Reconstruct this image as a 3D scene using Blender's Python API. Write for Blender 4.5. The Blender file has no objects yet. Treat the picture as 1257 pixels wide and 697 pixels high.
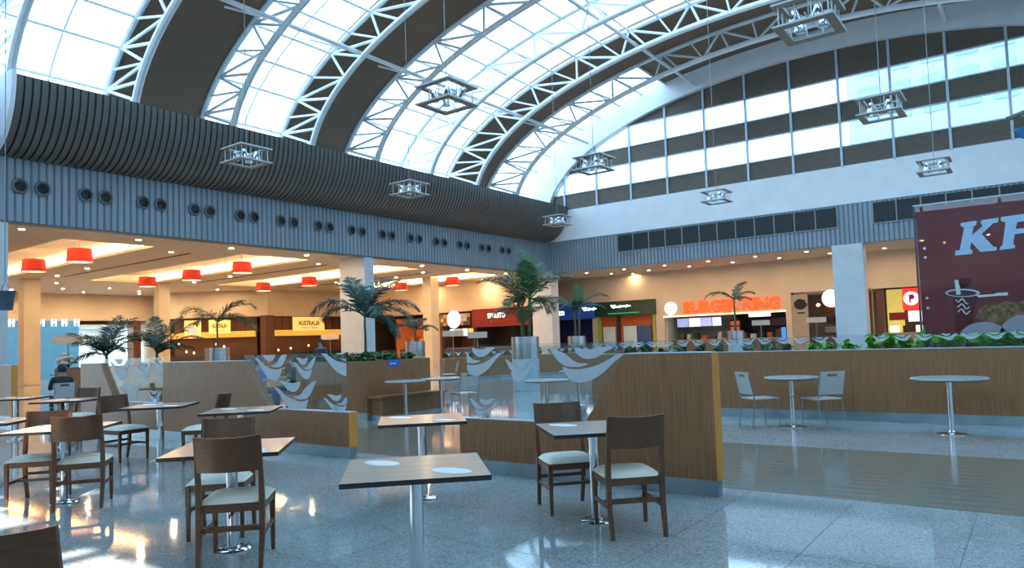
import bpy, bmesh, math, random
from mathutils import Vector, Matrix

random.seed(7)
sc = bpy.context.scene
COL = sc.collection
PI = math.pi

# ------------------------------------------------------------------ camera
W_, H_, F_, CY_ = 1257.0, 697.0, 880.0, 372.0
PITCH, ROLL, YAW, CZ = math.radians(2.98), math.radians(1.96), math.radians(-36.4), 1.47
fw = Vector((math.sin(YAW) * math.cos(PITCH), math.cos(YAW) * math.cos(PITCH), math.sin(PITCH)))
rt0 = Vector((math.cos(YAW), -math.sin(YAW), 0))
dn0 = fw.cross(rt0)
RT = rt0 * math.cos(ROLL) + dn0 * math.sin(ROLL)
DN = -rt0 * math.sin(ROLL) + dn0 * math.cos(ROLL)
CAM = Vector((0, 0, CZ))
cd = bpy.data.cameras.new('camera')
cam = bpy.data.objects.new('camera', cd)
COL.objects.link(cam)
m = Matrix.Identity(4)
for i in range(3):
    m[i][0], m[i][1], m[i][2] = RT[i], -DN[i], -fw[i]
m.translation = CAM
cam.matrix_world = m
cd.sensor_fit = 'HORIZONTAL'
cd.sensor_width = 36.0
cd.lens = F_ / W_ * 36.0
cd.shift_y = (CY_ - H_ / 2) / W_
cd.clip_end = 500
sc.camera = cam


def ray(px, py):
    return RT * ((px - W_ / 2) / F_) + DN * ((py - CY_) / F_) + fw


def on(px, py, axis, val):
    """point of the pixel's ray on the plane axis = val"""
    d = ray(px, py)
    return CAM + d * ((val - CAM[axis]) / d[axis])


def gd(px, py, z=0.0):
    return on(px, py, 2, z)


def at(px, py, D):
    return CAM + ray(px, py) * D


# ------------------------------------------------------------------ world, sun, exposure
vs = sc.view_settings
vs.view_transform = 'Standard'
vs.look = 'None'
vs.exposure = 1.3
vs.gamma = 1.0
vs.use_curve_mapping = False
cy = sc.cycles
cy.max_bounces = 8
cy.diffuse_bounces = 4
cy.glossy_bounces = 4
cy.transparent_max_bounces = 24
cy.transmission_bounces = 6
cy.caustics_reflective = False
cy.caustics_refractive = False
cy.sample_clamp_indirect = 6.0

SKY_STRENGTH = 2.4
wd = bpy.data.worlds.new('sky')
sc.world = wd
wd.use_nodes = True
nt = wd.node_tree
nt.nodes.clear()
wo = nt.nodes.new('ShaderNodeOutputWorld')
bg = nt.nodes.new('ShaderNodeBackground')
tc = nt.nodes.new('ShaderNodeTexCoord')
sx = nt.nodes.new('ShaderNodeSeparateXYZ')
cr = nt.nodes.new('ShaderNodeValToRGB')
cr.color_ramp.elements[0].position = 0.47       # ground outside
cr.color_ramp.elements[0].color = (0.10, 0.12, 0.13, 1)
cr.color_ramp.elements[1].position = 0.95
cr.color_ramp.elements[1].color = (0.23, 0.50, 0.84, 1)
_e = cr.color_ramp.elements.new(0.505)
_e.color = (0.60, 0.82, 1.0, 1)
mr = nt.nodes.new('ShaderNodeMapRange')
mr.inputs[1].default_value = -1.0
mr.inputs[2].default_value = 1.0
ns = nt.nodes.new('ShaderNodeTexNoise')
ns.inputs['Scale'].default_value = 3.0
ns.inputs['Detail'].default_value = 4.0
mx = nt.nodes.new('ShaderNodeMix')
mx.data_type = 'RGBA'
mx.inputs[7].default_value = (0.58, 0.82, 1.0, 1)
cr2 = nt.nodes.new('ShaderNodeValToRGB')
cr2.color_ramp.elements[0].position = 0.45
cr2.color_ramp.elements[1].position = 0.65
nt.links.new(tc.outputs['Generated'], sx.inputs[0])
nt.links.new(tc.outputs['Generated'], ns.inputs['Vector'])
nt.links.new(sx.outputs['Z'], mr.inputs[0])
nt.links.new(mr.outputs[0], cr.inputs[0])
nt.links.new(ns.outputs['Fac'], cr2.inputs[0])
nt.links.new(cr2.outputs[0], mx.inputs[0])
nt.links.new(cr.outputs[0], mx.inputs[6])
nt.links.new(mx.outputs[2], bg.inputs[0])
bg.inputs[1].default_value = SKY_STRENGTH
nt.links.new(bg.outputs[0], wo.inputs[0])

SUN_DIR = Vector((-0.60, -0.02, -0.80)).normalized()      # direction the light travels
sl = bpy.data.lights.new('sun', 'SUN')
sl.energy = 8.0
sl.angle = 0.0093
sl.color = (1.0, 0.95, 0.86)
so = bpy.data.objects.new('sun', sl)
so.rotation_euler = SUN_DIR.to_track_quat('-Z', 'Y').to_euler()
so.location = (12, -3, 25)
COL.objects.link(so)


# ------------------------------------------------------------------ materials
MATS = {}


def mat(name, col, rough=0.5, metal=0.0, var=0.08, scale=6.0, stretch=(1, 1, 1), emit=None, estr=0.0, bump=0.0,
        col2=None, detail=3.0, spec=0.5, coord='Object'):
    if name in MATS:
        return MATS[name]
    mt = bpy.data.materials.new(name)
    mt.use_nodes = True
    n = mt.node_tree
    b = n.nodes['Principled BSDF']
    b.inputs['Roughness'].default_value = rough
    b.inputs['Metallic'].default_value = metal
    b.inputs['Specular IOR Level'].default_value = spec
    tcn = n.nodes.new('ShaderNodeTexCoord')
    mp = n.nodes.new('ShaderNodeMapping')
    mp.inputs['Scale'].default_value = stretch
    no = n.nodes.new('ShaderNodeTexNoise')
    no.inputs['Scale'].default_value = scale
    no.inputs['Detail'].default_value = detail
    r = n.nodes.new('ShaderNodeValToRGB')
    c2 = col2 or tuple(max(0, c * (1 - 2.5 * var)) for c in col)
    c1 = col if col2 else tuple(min(1, c * (1 + var)) for c in col)
    r.color_ramp.elements[0].position = 0.3
    r.color_ramp.elements[1].position = 0.7
    r.color_ramp.elements[0].color = (*c2, 1)
    r.color_ramp.elements[1].color = (*c1, 1)
    n.links.new(tcn.outputs[coord], mp.inputs[0])
    n.links.new(mp.outputs[0], no.inputs['Vector'])
    n.links.new(no.outputs['Fac'], r.inputs[0])
    n.links.new(r.outputs[0], b.inputs['Base Color'])
    if bump:
        bp = n.nodes.new('ShaderNodeBump')
        bp.inputs['Strength'].default_value = bump
        bp.inputs['Distance'].default_value = 0.01
        n.links.new(no.outputs['Fac'], bp.inputs['Height'])
        n.links.new(bp.outputs[0], b.inputs['Normal'])
    if emit:
        b.inputs['Emission Color'].default_value = (*emit, 1)
        b.inputs['Emission Strength'].default_value = estr
    MATS[name] = mt
    return mt


def glass(name, tint=(0.9, 0.96, 0.97), refl=0.9, rough=0.0, facing=0.35, base=0.03):
    """thin architectural glass: clear with a fresnel reflection"""
    if name in MATS:
        return MATS[name]
    mt = bpy.data.materials.new(name)
    mt.use_nodes = True
    n = mt.node_tree
    n.nodes.clear()
    out = n.nodes.new('ShaderNodeOutputMaterial')
    tr = n.nodes.new('ShaderNodeBsdfTransparent')
    gl = n.nodes.new('ShaderNodeBsdfGlossy')
    gl.inputs['Roughness'].default_value = rough
    gl.inputs['Color'].default_value = (refl, refl, refl, 1)
    lw = n.nodes.new('ShaderNodeLayerWeight')
    lw.inputs['Blend'].default_value = 0.5
    pw_ = n.nodes.new('ShaderNodeMath')
    pw_.operation = 'POWER'
    pw_.inputs[1].default_value = 5.0
    fr = n.nodes.new('ShaderNodeMath')
    fr.operation = 'MULTIPLY_ADD'
    fr.inputs[1].default_value = 0.9
    fr.inputs[2].default_value = base
    n.links.new(lw.outputs['Facing'], pw_.inputs[0])
    n.links.new(pw_.outputs[0], fr.inputs[0])
    no = n.nodes.new('ShaderNodeTexNoise')
    no.inputs['Scale'].default_value = 0.7
    rp = n.nodes.new('ShaderNodeValToRGB')
    rp.color_ramp.elements[0].color = (*[t * 0.96 for t in tint], 1)
    rp.color_ramp.elements[1].color = (*tint, 1)
    n.links.new(no.outputs['Fac'], rp.inputs[0])
    n.links.new(rp.outputs[0], tr.inputs['Color'])
    ms = n.nodes.new('ShaderNodeMixShader')
    n.links.new(fr.outputs[0], ms.inputs[0])
    n.links.new(tr.outputs[0], ms.inputs[1])
    n.links.new(gl.outputs[0], ms.inputs[2])
    n.links.new(ms.outputs[0], out.inputs[0])
    MATS[name] = mt
    return mt


def speckle(name, base, dark, light, rough=0.1, joint=None, spec=0.5):
    """polished granite: fine crystals of three tones and faint slab-to-slab drift"""
    mt = bpy.data.materials.new(name)
    mt.use_nodes = True
    n = mt.node_tree
    b = n.nodes['Principled BSDF']
    b.inputs['Roughness'].default_value = rough
    b.inputs['Specular IOR Level'].default_value = spec
    g = n.nodes.new('ShaderNodeNewGeometry')
    v = n.nodes.new('ShaderNodeTexVoronoi')
    v.inputs['Scale'].default_value = 110.0
    no = n.nodes.new('ShaderNodeTexNoise')
    no.inputs['Scale'].default_value = 1.3
    no.inputs['Detail'].default_value = 5.0
    r = n.nodes.new('ShaderNodeValToRGB')
    e = r.color_ramp.elements
    e[0].position, e[0].color = 0.0, (*dark, 1)
    e[1].position, e[1].color = 1.0, (*light, 1)
    k = e.new(0.35)
    k.color = (*base, 1)
    k = e.new(0.75)
    k.color = (*base, 1)
    sp = n.nodes.new('ShaderNodeSeparateColor')
    mxx = n.nodes.new('ShaderNodeMix')
    mxx.data_type = 'RGBA'
    mxx.blend_type = 'MULTIPLY'
    mxx.inputs[0].default_value = 0.35
    n.links.new(g.outputs['Position'], v.inputs['Vector'])
    n.links.new(g.outputs['Position'], no.inputs['Vector'])
    n.links.new(v.outputs['Color'], sp.inputs[0])
    n.links.new(sp.outputs[0], r.inputs[0])
    n.links.new(r.outputs[0], mxx.inputs[6])
    n.links.new(no.outputs['Fac'], mxx.inputs[7])
    last = mxx.outputs[2]
    if joint:
        br = n.nodes.new('ShaderNodeTexBrick')
        br.offset = 0.0
        br.inputs['Scale'].default_value = 1.0
        br.inputs['Brick Width'].default_value = joint
        br.inputs['Row Height'].default_value = joint
        br.inputs['Mortar Size'].default_value = 0.004
        br.inputs['Mortar'].default_value = (0.1, 0.1, 0.1, 1)
        n.links.new(last, br.inputs['Color1'])
        n.links.new(last, br.inputs['Color2'])
        n.links.new(g.outputs['Position'], br.inputs['Vector'])
        last = br.outputs['Color']
    n.links.new(last, b.inputs['Base Color'])
    MATS[name] = mt
    return mt


granite = speckle('granite', (0.46, 0.46, 0.44), (0.20, 0.20, 0.20), (0.66, 0.65, 0.62), 0.055)
granite_far = speckle('granite_far', (0.46, 0.46, 0.44), (0.20, 0.20, 0.20), (0.66, 0.65, 0.62), 0.055, joint=0.885)
grout = mat('grout', (0.08, 0.08, 0.08), 0.7)
woodfloor = mat('wood_look_plank', (0.30, 0.245, 0.19), 0.12, col2=(0.15, 0.12, 0.095), scale=3.0, stretch=(0.35, 22, 1), detail=5)
panelwood = mat('laminate_walnut', (0.40, 0.185, 0.080), 0.38, col2=(0.24, 0.108, 0.047), scale=4.0, stretch=(18, 18, 0.5), detail=6, spec=0.3)
edgewood = mat('sunlit_edge_oak', (0.85, 0.36, 0.08), 0.4, col2=(0.65, 0.25, 0.05), scale=4.0, stretch=(20, 20, 0.6), detail=4)  # natural wood edge, colour lightened for the sun falling on it
kick = mat('kick_steel', (0.36, 0.44, 0.46), 0.32, 0.75, var=0.12, scale=2.0)
steel = mat('brushed_steel', (0.62, 0.64, 0.66), 0.22, 1.0, var=0.05, scale=3.0, stretch=(1, 1, 20))
chrome = mat('polished_steel', (0.74, 0.75, 0.77), 0.09, 1.0, var=0.03, scale=4.0)
darkwood = mat('dark_stained_wood', (0.155, 0.060, 0.022), 0.30, col2=(0.088, 0.033, 0.012), scale=6.0, stretch=(3, 3, 14), detail=5)
cream_pad = mat('cream_vinyl', (0.92, 0.82, 0.64), 0.45, var=0.04, scale=9.0, bump=0.1)
tabletop_m = mat('table_laminate', (0.64, 0.46, 0.345), 0.20, col2=(0.53, 0.375, 0.28), scale=2.2, stretch=(1, 14, 1), detail=5)
black_edge = mat('black_edge', (0.022, 0.020, 0.020), 0.4)
white_dec = mat('white_sticker', (0.82, 0.82, 0.80), 0.4, var=0.02)
frost = mat('frosted_film', (0.66, 0.71, 0.73), 0.55, var=0.03, scale=5.0)
_n = frost.node_tree
_t, _m = _n.nodes.new('ShaderNodeBsdfTransparent'), _n.nodes.new('ShaderNodeMixShader')
_m.inputs[0].default_value = 0.78
_n.links.new(_t.outputs[0], _m.inputs[1])
_n.links.new(_n.nodes['Principled BSDF'].outputs[0], _m.inputs[2])
_n.links.new(_m.outputs[0], _n.nodes['Material Output'].inputs[0])
clear = glass('clear_glass', (0.90, 0.955, 0.96))
skyglass = glass('roof_glass', (0.90, 0.975, 0.985))
winglass = glass('window_glass', (0.86, 0.93, 0.98))
white_steel = mat('white_painted_steel', (0.74, 0.77, 0.79), 0.35, var=0.03, scale=2.0)
white_wall = mat('white_plaster', (0.82, 0.84, 0.87), 0.65, var=0.02, scale=1.5)
grey_corr = mat('grey_corrugated_metal', (0.30, 0.34, 0.38), 0.45, 0.1, var=0.05, scale=1.2, stretch=(1, 1, 0.3))
corr_groove = mat('grey_metal_groove', (0.16, 0.19, 0.22), 0.5, 0.1, var=0.05)
slat_m = mat('charcoal_slat', (0.135, 0.122, 0.110), 0.45, var=0.07, scale=1.0)
slat_back = mat('charcoal_backing', (0.035, 0.038, 0.040), 0.7)
roof_panel = mat('dark_roof_lining', (0.20, 0.122, 0.075), 0.75, var=0.12, scale=9.0, stretch=(0.3, 6, 6))
wall_dark = mat('dark_wall_panel', (0.140, 0.108, 0.083), 0.6, var=0.08, scale=2.0, stretch=(1, 1, 6))
alu = mat('pale_aluminium', (0.52, 0.60, 0.68), 0.4, 0.2, var=0.03)
vent_m = mat('dark_louvre', (0.030, 0.030, 0.032), 0.6)
cream = mat('cream_plaster', (0.66, 0.53, 0.38), 0.7, var=0.025, scale=1.2)
soffit = mat('soffit_plaster', (0.62, 0.52, 0.42), 0.7, var=0.02, scale=1.0)
tile_col = mat('column_cladding', (0.62, 0.66, 0.68), 0.4, var=0.03, scale=1.5)
cream_col = mat('column_cream_cladding', (0.66, 0.56, 0.42), 0.5, var=0.03, scale=1.5)
cove_white = mat('cove_plaster', (0.80, 0.74, 0.63), 0.8, var=0.02)
warm_light = mat('warm_strip', (1, 0.8, 0.55), 0.5, emit=(1.0, 0.66, 0.34), estr=17.0)
spot_light = mat('warm_downlight', (1, 0.9, 0.7), 0.5, emit=(1.0, 0.70, 0.40), estr=190.0)
spot_bright = mat('warm_downlight_bright', (1, 0.9, 0.7), 0.5, emit=(1.0, 0.70, 0.42), estr=480.0)
dl_ring = mat('downlight_ring', (0.75, 0.7, 0.62), 0.4)
lamp_red = mat('red_lamp_fabric', (0.45, 0.018, 0.010), 0.7, var=0.06, scale=20, emit=(0.9, 0.05, 0.015), estr=0.03)
lamp_glow = mat('lamp_diffuser', (1, 0.8, 0.6), 0.5, emit=(1.0, 0.55, 0.28), estr=1.6)
nozzle_ring = mat('nozzle_ring', (0.16, 0.16, 0.17), 0.5, 0.2)
nozzle_in = mat('nozzle_throat', (0.03, 0.03, 0.03), 0.5)
cable_m = mat('steel_cable', (0.25, 0.27, 0.29), 0.4, 0.6)
fix_m = mat('fixture_pale_metal', (0.62, 0.66, 0.66), 0.35, 0.3, var=0.03)
fix_wood = mat('fixture_underside', (0.36, 0.25, 0.18), 0.5, col2=(0.27, 0.19, 0.14), scale=3, stretch=(1, 12, 1))
fix_lamp = mat('fixture_reflector', (0.78, 0.82, 0.84), 0.12, 0.9, var=0.03)
leaf_d = mat('palm_leaf_dark', (0.018, 0.060, 0.030), 0.42, col2=(0.010, 0.036, 0.020), scale=3)
leaf_m = mat('palm_leaf_mid', (0.045, 0.135, 0.030), 0.42, col2=(0.022, 0.075, 0.020), scale=3)
leaf_y = mat('palm_leaf_olive', (0.15, 0.155, 0.035), 0.5, col2=(0.075, 0.085, 0.022), scale=3)
leaf_b = mat('bright_leaf', (0.34, 0.78, 0.055), 0.38, col2=(0.10, 0.40, 0.03), scale=5)
leaf_g = mat('green_leaf', (0.045, 0.20, 0.035), 0.38, col2=(0.014, 0.075, 0.018), scale=5)
trunk_m = mat('palm_trunk', (0.16, 0.15, 0.09), 0.8, col2=(0.07, 0.075, 0.045), scale=3, stretch=(1, 1, 14))
trunk_g = mat('palm_crownshaft', (0.13, 0.20, 0.07), 0.5, var=0.1, scale=4)
soil_m = mat('dark_soil', (0.035, 0.026, 0.02), 0.95, var=0.2, scale=30)
blue_m = mat('blue_sticker', (0.03, 0.16, 0.62), 0.4)


# ------------------------------------------------------------------ mesh helpers
class MB:
    def __init__(s):
        s.v, s.f, s.mi, s.cur = [], [], [], 0

    def q(s, *pts):
        b = len(s.v)
        s.v += [tuple(p) for p in pts]
        s.f.append(tuple(range(b, b + len(pts))))
        s.mi.append(s.cur)

    def box(s, a, b):
        x0, y0, z0 = a
        x1, y1, z1 = b
        i = len(s.v)
        s.v += [(x0, y0, z0), (x1, y0, z0), (x1, y1, z0), (x0, y1, z0), (x0, y0, z1), (x1, y0, z1), (x1, y1, z1), (x0, y1, z1)]
        for f in ((0, 3, 2, 1), (4, 5, 6, 7), (0, 1, 5, 4), (1, 2, 6, 5), (2, 3, 7, 6), (3, 0, 4, 7)):
            s.f.append(tuple(i + k for k in f))
            s.mi.append(s.cur)
        return s

    def tube(s, pts, r, n=8, caps=True, up=None):
        """swept tube; r a number or one per point"""
        pts = [Vector(p) for p in pts]
        rs = r if isinstance(r, (list, tuple)) else [r] * len(pts)
        base = len(s.v)
        prev = None
        for k, p in enumerate(pts):
            t = (pts[min(k + 1, len(pts) - 1)] - pts[max(k - 1, 0)]).normalized()
            if prev is None:
                ref = Vector(up) if up else (Vector((0, 0, 1)) if abs(t.z) < 0.9 else Vector((0, 1, 0)))
                a = (ref - t * ref.dot(t)).normalized()
            else:
                a = (prev - t * prev.dot(t)).normalized()
            prev = a
            c = t.cross(a)
            for j in range(n):
                th = 2 * PI * (j + 0.5) / n
                s.v.append(tuple(p + (a * math.cos(th) + c * math.sin(th)) * rs[k]))
        for k in range(len(pts) - 1):
            for j in range(n):
                j2 = (j + 1) % n
                s.f.append((base + k * n + j, base + k * n + j2, base + (k + 1) * n + j2, base + (k + 1) * n + j))
                s.mi.append(s.cur)
        if caps:
            s.f.append(tuple(base + j for j in reversed(range(n))))
            s.mi.append(s.cur)
            e = base + (len(pts) - 1) * n
            s.f.append(tuple(e + j for j in range(n)))
            s.mi.append(s.cur)
        return s

    def lathe(s, prof, n=24, c=(0, 0, 0), close=True):
        """prof = (radius, z) pairs"""
        base = len(s.v)
        for r, z in prof:
            for j in range(n):
                th = 2 * PI * j / n
                s.v.append((c[0] + r * math.cos(th), c[1] + r * math.sin(th), c[2] + z))
        for k in range(len(prof) - 1):
            for j in range(n):
                j2 = (j + 1) % n
                s.f.append((base + k * n + j, base + k * n + j2, base + (k + 1) * n + j2, base + (k + 1) * n + j))
                s.mi.append(s.cur)
        if close:
            s.f.append(tuple(base + j for j in reversed(range(n))))
            s.mi.append(s.cur)
            e = base + (len(prof) - 1) * n
            s.f.append(tuple(e + j for j in range(n)))
            s.mi.append(s.cur)
        return s

    def prism(s, poly, o, ux, uy, th):
        """polygon (u,v) in the plane o + u*ux + v*uy, extruded by th along ux x uy"""
        o, ux, uy = Vector(o), Vector(ux), Vector(uy)
        n = ux.cross(uy).normalized() * th
        b = len(s.v)
        k = len(poly)
        for u, v in poly:
            s.v.append(tuple(o + ux * u + uy * v))
        for u, v in poly:
            s.v.append(tuple(o + ux * u + uy * v + n))
        s.f.append(tuple(b + i for i in reversed(range(k))))
        s.f.append(tuple(b + k + i for i in range(k)))
        s.mi += [s.cur] * 2
        for i in range(k):
            j = (i + 1) % k
            s.f.append((b + i, b + j, b + k + j, b + k + i))
            s.mi.append(s.cur)
        return s

    def mesh(s, name, mats):
        me = bpy.data.meshes.new(name)
        me.from_pydata(s.v, [], s.f)
        for mm in (mats if isinstance(mats, (list, tuple)) else [mats]):
            me.materials.append(mm)
        if isinstance(mats, (list, tuple)) and len(mats) > 1:
            me.polygons.foreach_set('material_index', s.mi)
        me.update()
        return me

    def build(s, name, mats, parent=None, smooth=False, bevel=0.0, loc=None):
        me = s.mesh(name, mats)
        return put(name, me, parent, smooth, bevel, loc)

    def wbuild(s, name, mats, parent, smooth=False, bevel=0.0):
        """the same for vertices given in world coordinates"""
        return put(name, s.mesh(name, mats), parent, smooth, bevel, -wl(parent))


def wl(o):
    v = Vector((0, 0, 0))
    while o is not None:
        v = v + o.location
        o = o.parent
    return v


def put(name, me, parent=None, smooth=False, bevel=0.0, loc=None, rot=None):
    if smooth:
        me.polygons.foreach_set('use_smooth', [True] * len(me.polygons))
        try:
            me.set_sharp_from_angle(angle=math.radians(38))
        except Exception:
            pass
    o = bpy.data.objects.new(name, me)
    COL.objects.link(o)
    if parent:
        o.parent = parent
    if loc is not None:
        o.location = loc
    if rot is not None:
        o.rotation_euler = rot
    if bevel:
        bm_ = o.modifiers.new('bevel', 'BEVEL')
        bm_.width = bevel
        bm_.segments = 2
        bm_.limit_method = 'ANGLE'
    return o


def empty(name, loc=(0, 0, 0), rz=0.0):
    o = bpy.data.objects.new(name, None)
    o.location = loc
    o.rotation_euler = (0, 0, rz)
    o.empty_display_size = 0.2
    COL.objects.link(o)
    return o


def tag(o, label=None, cat=None, group=None, kind=None):
    if label:
        o['label'] = label
    if cat:
        o['category'] = cat
    if group:
        o['group'] = group
    if kind:
        o['kind'] = kind
    return o


def struct(o):
    o['kind'] = 'structure'
    return o


def copy_tree(o, parent=None):
    c = o.copy()
    COL.objects.link(c)
    if parent:
        c.parent = parent
    for ch in list(CH.get(o.name, o.children)):
        copy_tree(ch, c)
    return c


CH = {}


def place(o, loc, rz, label, group=None):
    o.location = loc
    o.rotation_euler = (0, 0, rz)
    o['label'] = label
    if group:
        o['group'] = group
    return o


def smooth_closed(pts, sub=5):
    out = []
    n = len(pts)
    for i in range(n):
        p0, p1, p2, p3 = (Vector(pts[(i + k) % n]) for k in (-1, 0, 1, 2))
        for k in range(sub):
            t = k / sub
            out.append(tuple(0.5 * ((2 * p1) + (p2 - p0) * t + (2 * p0 - 5 * p1 + 4 * p2 - p3) * t * t + (3 * p1 - p0 - 3 * p2 + p3) * t ** 3)))
    return out


def text(name, body, mt, o, ux, uy, width=None, height=None, ext=0.01, off=0.0, parent=None, shear=0.0):
    """flat lettering: lower left corner at o, along ux, up uy"""
    cu = bpy.data.curves.new(name, 'FONT')
    cu.body = body
    cu.size = 1.0
    cu.extrude = 0.0
    cu.offset = off
    cu.shear = shear
    cu.resolution_u = 3
    tmp = bpy.data.objects.new(name + '_tmp', cu)
    COL.objects.link(tmp)
    dg = bpy.context.evaluated_depsgraph_get()
    me = bpy.data.meshes.new_from_object(tmp.evaluated_get(dg))
    bpy.data.objects.remove(tmp)
    xs = [v.co.x for v in me.vertices]
    ys = [v.co.y for v in me.vertices]
    w, h = max(xs) - min(xs), max(ys) - min(ys)
    sx_ = width / w if width else height / h
    sy_ = height / h if height else sx_
    ux, uy, o = Vector(ux), Vector(uy), Vector(o)
    nn = ux.cross(uy)
    bm = bmesh.new()
    bm.from_mesh(me)
    for v in bm.verts:
        v.co = o + ux * ((v.co.x - min(xs)) * sx_) + uy * ((v.co.y - min(ys)) * sy_)
    if ext:
        r = bmesh.ops.extrude_face_region(bm, geom=bm.faces[:])
        for e in r['geom']:
            if isinstance(e, bmesh.types.BMVert):
                e.co += nn * ext
    bmesh.ops.recalc_face_normals(bm, faces=bm.faces[:])
    bm.to_mesh(me)
    bm.free()
    me.materials.clear()
    me.materials.append(mt)
    ob = bpy.data.objects.new(name, me)
    COL.objects.link(ob)
    if parent:
        ob.parent = parent
        ob.location = -wl(parent)
    return ob


# ------------------------------------------------------------------ the hall: dimensions
XL, YR = -24.3, 36.9            # fascia planes of the two low wings
FZ, FT = 5.5, 7.42              # fascia bottom and top
XE, YS = 7.3, -7.0              # right-hand wall and the wall behind
VX, VZ = -8.5, 9.0              # vault centre line and springing
IA, IB, OA, OB = 15.5, 6.0, 17.9, 7.0   # inner and outer ellipse


def inner(t, y=0.0):
    t = math.radians(t)
    return Vector((VX - IA * math.cos(t), y, VZ + IB * math.sin(t)))


def outer(t, y=0.0, off=0.0):
    t = math.radians(t)
    return Vector((VX - (OA + off) * math.cos(t), y, VZ + (OB + off) * math.sin(t)))


# ---- floor: granite slabs and a strip of wood-look planks set in it
fl = MB()
fl.box((-60, YS, -0.12), (XE + 2, 48, -0.004))
floor = struct(fl.build('floor', granite_far))
gb = MB()
GX0, NX, TS = -2.26 - 0.885 * 15, 20, 0.885
gb.box((GX0, 1.42, -0.0045), (GX0 + NX * TS, 13.07, -0.003))
struct(gb.build('grout_bed', grout, floor))
tile = MB()
G = 0.0022
tile.box((G, G, -0.0035), (TS - G, TS - G, 0.0))
tme = tile.mesh('floor_slab', granite)
for i in range(NX):
    for j in range(6):
        put('floor_slab', tme, floor, loc=(GX0 + i * TS, 6.73 - (j + 1) * TS, 0))
    for j in range(4):
        put('floor_slab', tme, floor, loc=(GX0 + i * TS, 9.53 + j * TS, 0))
pk = MB()
PL, PWD = 1.77, 0.2
pk.box((G, 0.0006, -0.0035), (PL - G, PWD - 0.0006, 0.0))
pks = []
for k in range(5):
    me = pk.mesh('floor_plank', woodfloor)
    pks.append(me)
for i in range(10):
    for j in range(14):
        o = put('floor_plank', pks[(i * 3 + j * 7) % 5], floor, loc=(GX0 + 0.145 + i * PL, 6.73 + j * PWD, 0))

# ---- west fascia: corrugated metal with air nozzles, over the low food wing
def corrugated(name, p0, ux, length, z0, z1, pitch, depth, normal, holes=None):
    """ribbed sheet: one mesh, ribs proud of the sheet"""
    b = MB()
    p0, ux, nn = Vector(p0), Vector(ux), Vector(normal)
    n = int(length / pitch)
    prof = []
    for k in range(n):
        a = k * pitch
        prof += [(a, 0), (a + pitch * 0.62, 0), (a + pitch * 0.70, -depth), (a + pitch * 0.92, -depth)]
    prof.append((length, 0))
    base = 0
    for u, d in prof:
        p = p0 + ux * u + nn * d
        b.v.append((p.x, p.y, z0))
        b.v.append((p.x, p.y, z1))
    for k in range(len(prof) - 1):
        b.f.append((2 * k, 2 * k + 2, 2 * k + 3, 2 * k + 1))
        b.mi.append(1 if prof[k][1] < 0 and prof[k + 1][1] < 0 else 0)
    # body behind
    q0 = p0 - nn * 0.06
    q1 = q0 + ux * length
    r0, r1 = q0 - nn * 0.3, q1 - nn * 0.3
    i = len(b.v)
    for p in (q0, q1, r1, r0):
        b.v.append((p.x, p.y, z0))
    for p in (q0, q1, r1, r0):
        b.v.append((p.x, p.y, z1))
    for f in ((0, 1, 2, 3), (4, 7, 6, 5), (0, 4, 5, 1), (1, 5, 6, 2), (2, 6, 7, 3), (3, 7, 4, 0)):
        b.f.append(tuple(i + k for k in f))
        b.mi.append(0)
    return struct(b.build(name, [grey_corr, corr_groove]))


WY0 = 7.9
fasw = corrugated('wall_west', (XL, WY0, 0), (0, 1, 0), YR - WY0, FZ, FT, 0.21, 0.035, (1, 0, 0))
fasn = corrugated('wall_north', (XL, YR, 0), (1, 0, 0), XE - XL + 2, FZ, FT, 0.21, 0.035, (0, -1, 0))
# thin dark line under the west fascia
tb = MB().box((XL - 0.3, WY0, FZ - 0.05), (XL + 0.02, YR, FZ))
struct(tb.build('trim_1', slat_m))

# ---- charcoal slatted cove above the west fascia: one slat per rib
cove = struct(empty('wall_west_cove', (XL, 7.75, FT)))
CW, CHh = 1.6, 1.98
cs = []
for k in range(15):
    a = -PI / 2 + (PI / 2) * k / 14
    cs.append((CW * math.cos(a) * 1.0 if False else CW * math.sin((PI / 2) * k / 14), CHh * (1 - math.cos((PI / 2) * k / 14))))
bk = MB()
L = YR - 7.75
for k in range(14):
    (a, za), (b, zb) = cs[k], cs[k + 1]
    bk.q((a - 0.03, 0.02, za + 0.03), (a - 0.03, L, za + 0.03), (b - 0.03, L, zb + 0.03), (b - 0.03, 0.02, zb + 0.03))
bk.q((CW - 0.03, 0.02, CHh), (CW - 0.03, L, CHh), (-0.2, L, CHh - 0.05), (-0.2, 0.02, CHh - 0.05))
bk.build('backing', slat_back, cove)
st = MB()
SW, SDp = 0.155, 0.06
for k in range(15):
    th = (PI / 2) * k / 14
    nx, nz = math.sin(th), -math.cos(th)
    x, z = cs[k]
    for yy, d in ((0, -0.02), (0, SDp), (SW, SDp), (SW, -0.02)):
        st.v.append((x + nx * d * 0.6, yy, z + nz * d * 0.6))
for k in range(14):
    for j in range(3):
        st.f.append((4 * k + j, 4 * k + j + 1, 4 * k + 5 + j, 4 * k + 4 + j))
        st.mi.append(0)
st.f.append((56, 57, 58, 59)); st.mi.append(0)
sme = st.mesh('slat', slat_m)
ns_ = int(L / 0.21)
for k in range(ns_):
    put('slat', sme, cove, loc=(0, 0.02 + k * 0.21, 0))
# pale end cap of the cove, facing the hall
ec = MB()
poly = [(x + 0.05, z - 0.02) for x, z in cs] + [(CW + 0.05, CHh + 0.1), (-0.3, CHh + 0.1), (-0.3, -0.02)]
ec.prism([(u, v) for u, v in poly], (XL, 7.75, FT), (1, 0, 0), (0, 0, 1), 0.12)
struct(ec.build('trim_2', white_wall))
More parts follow.
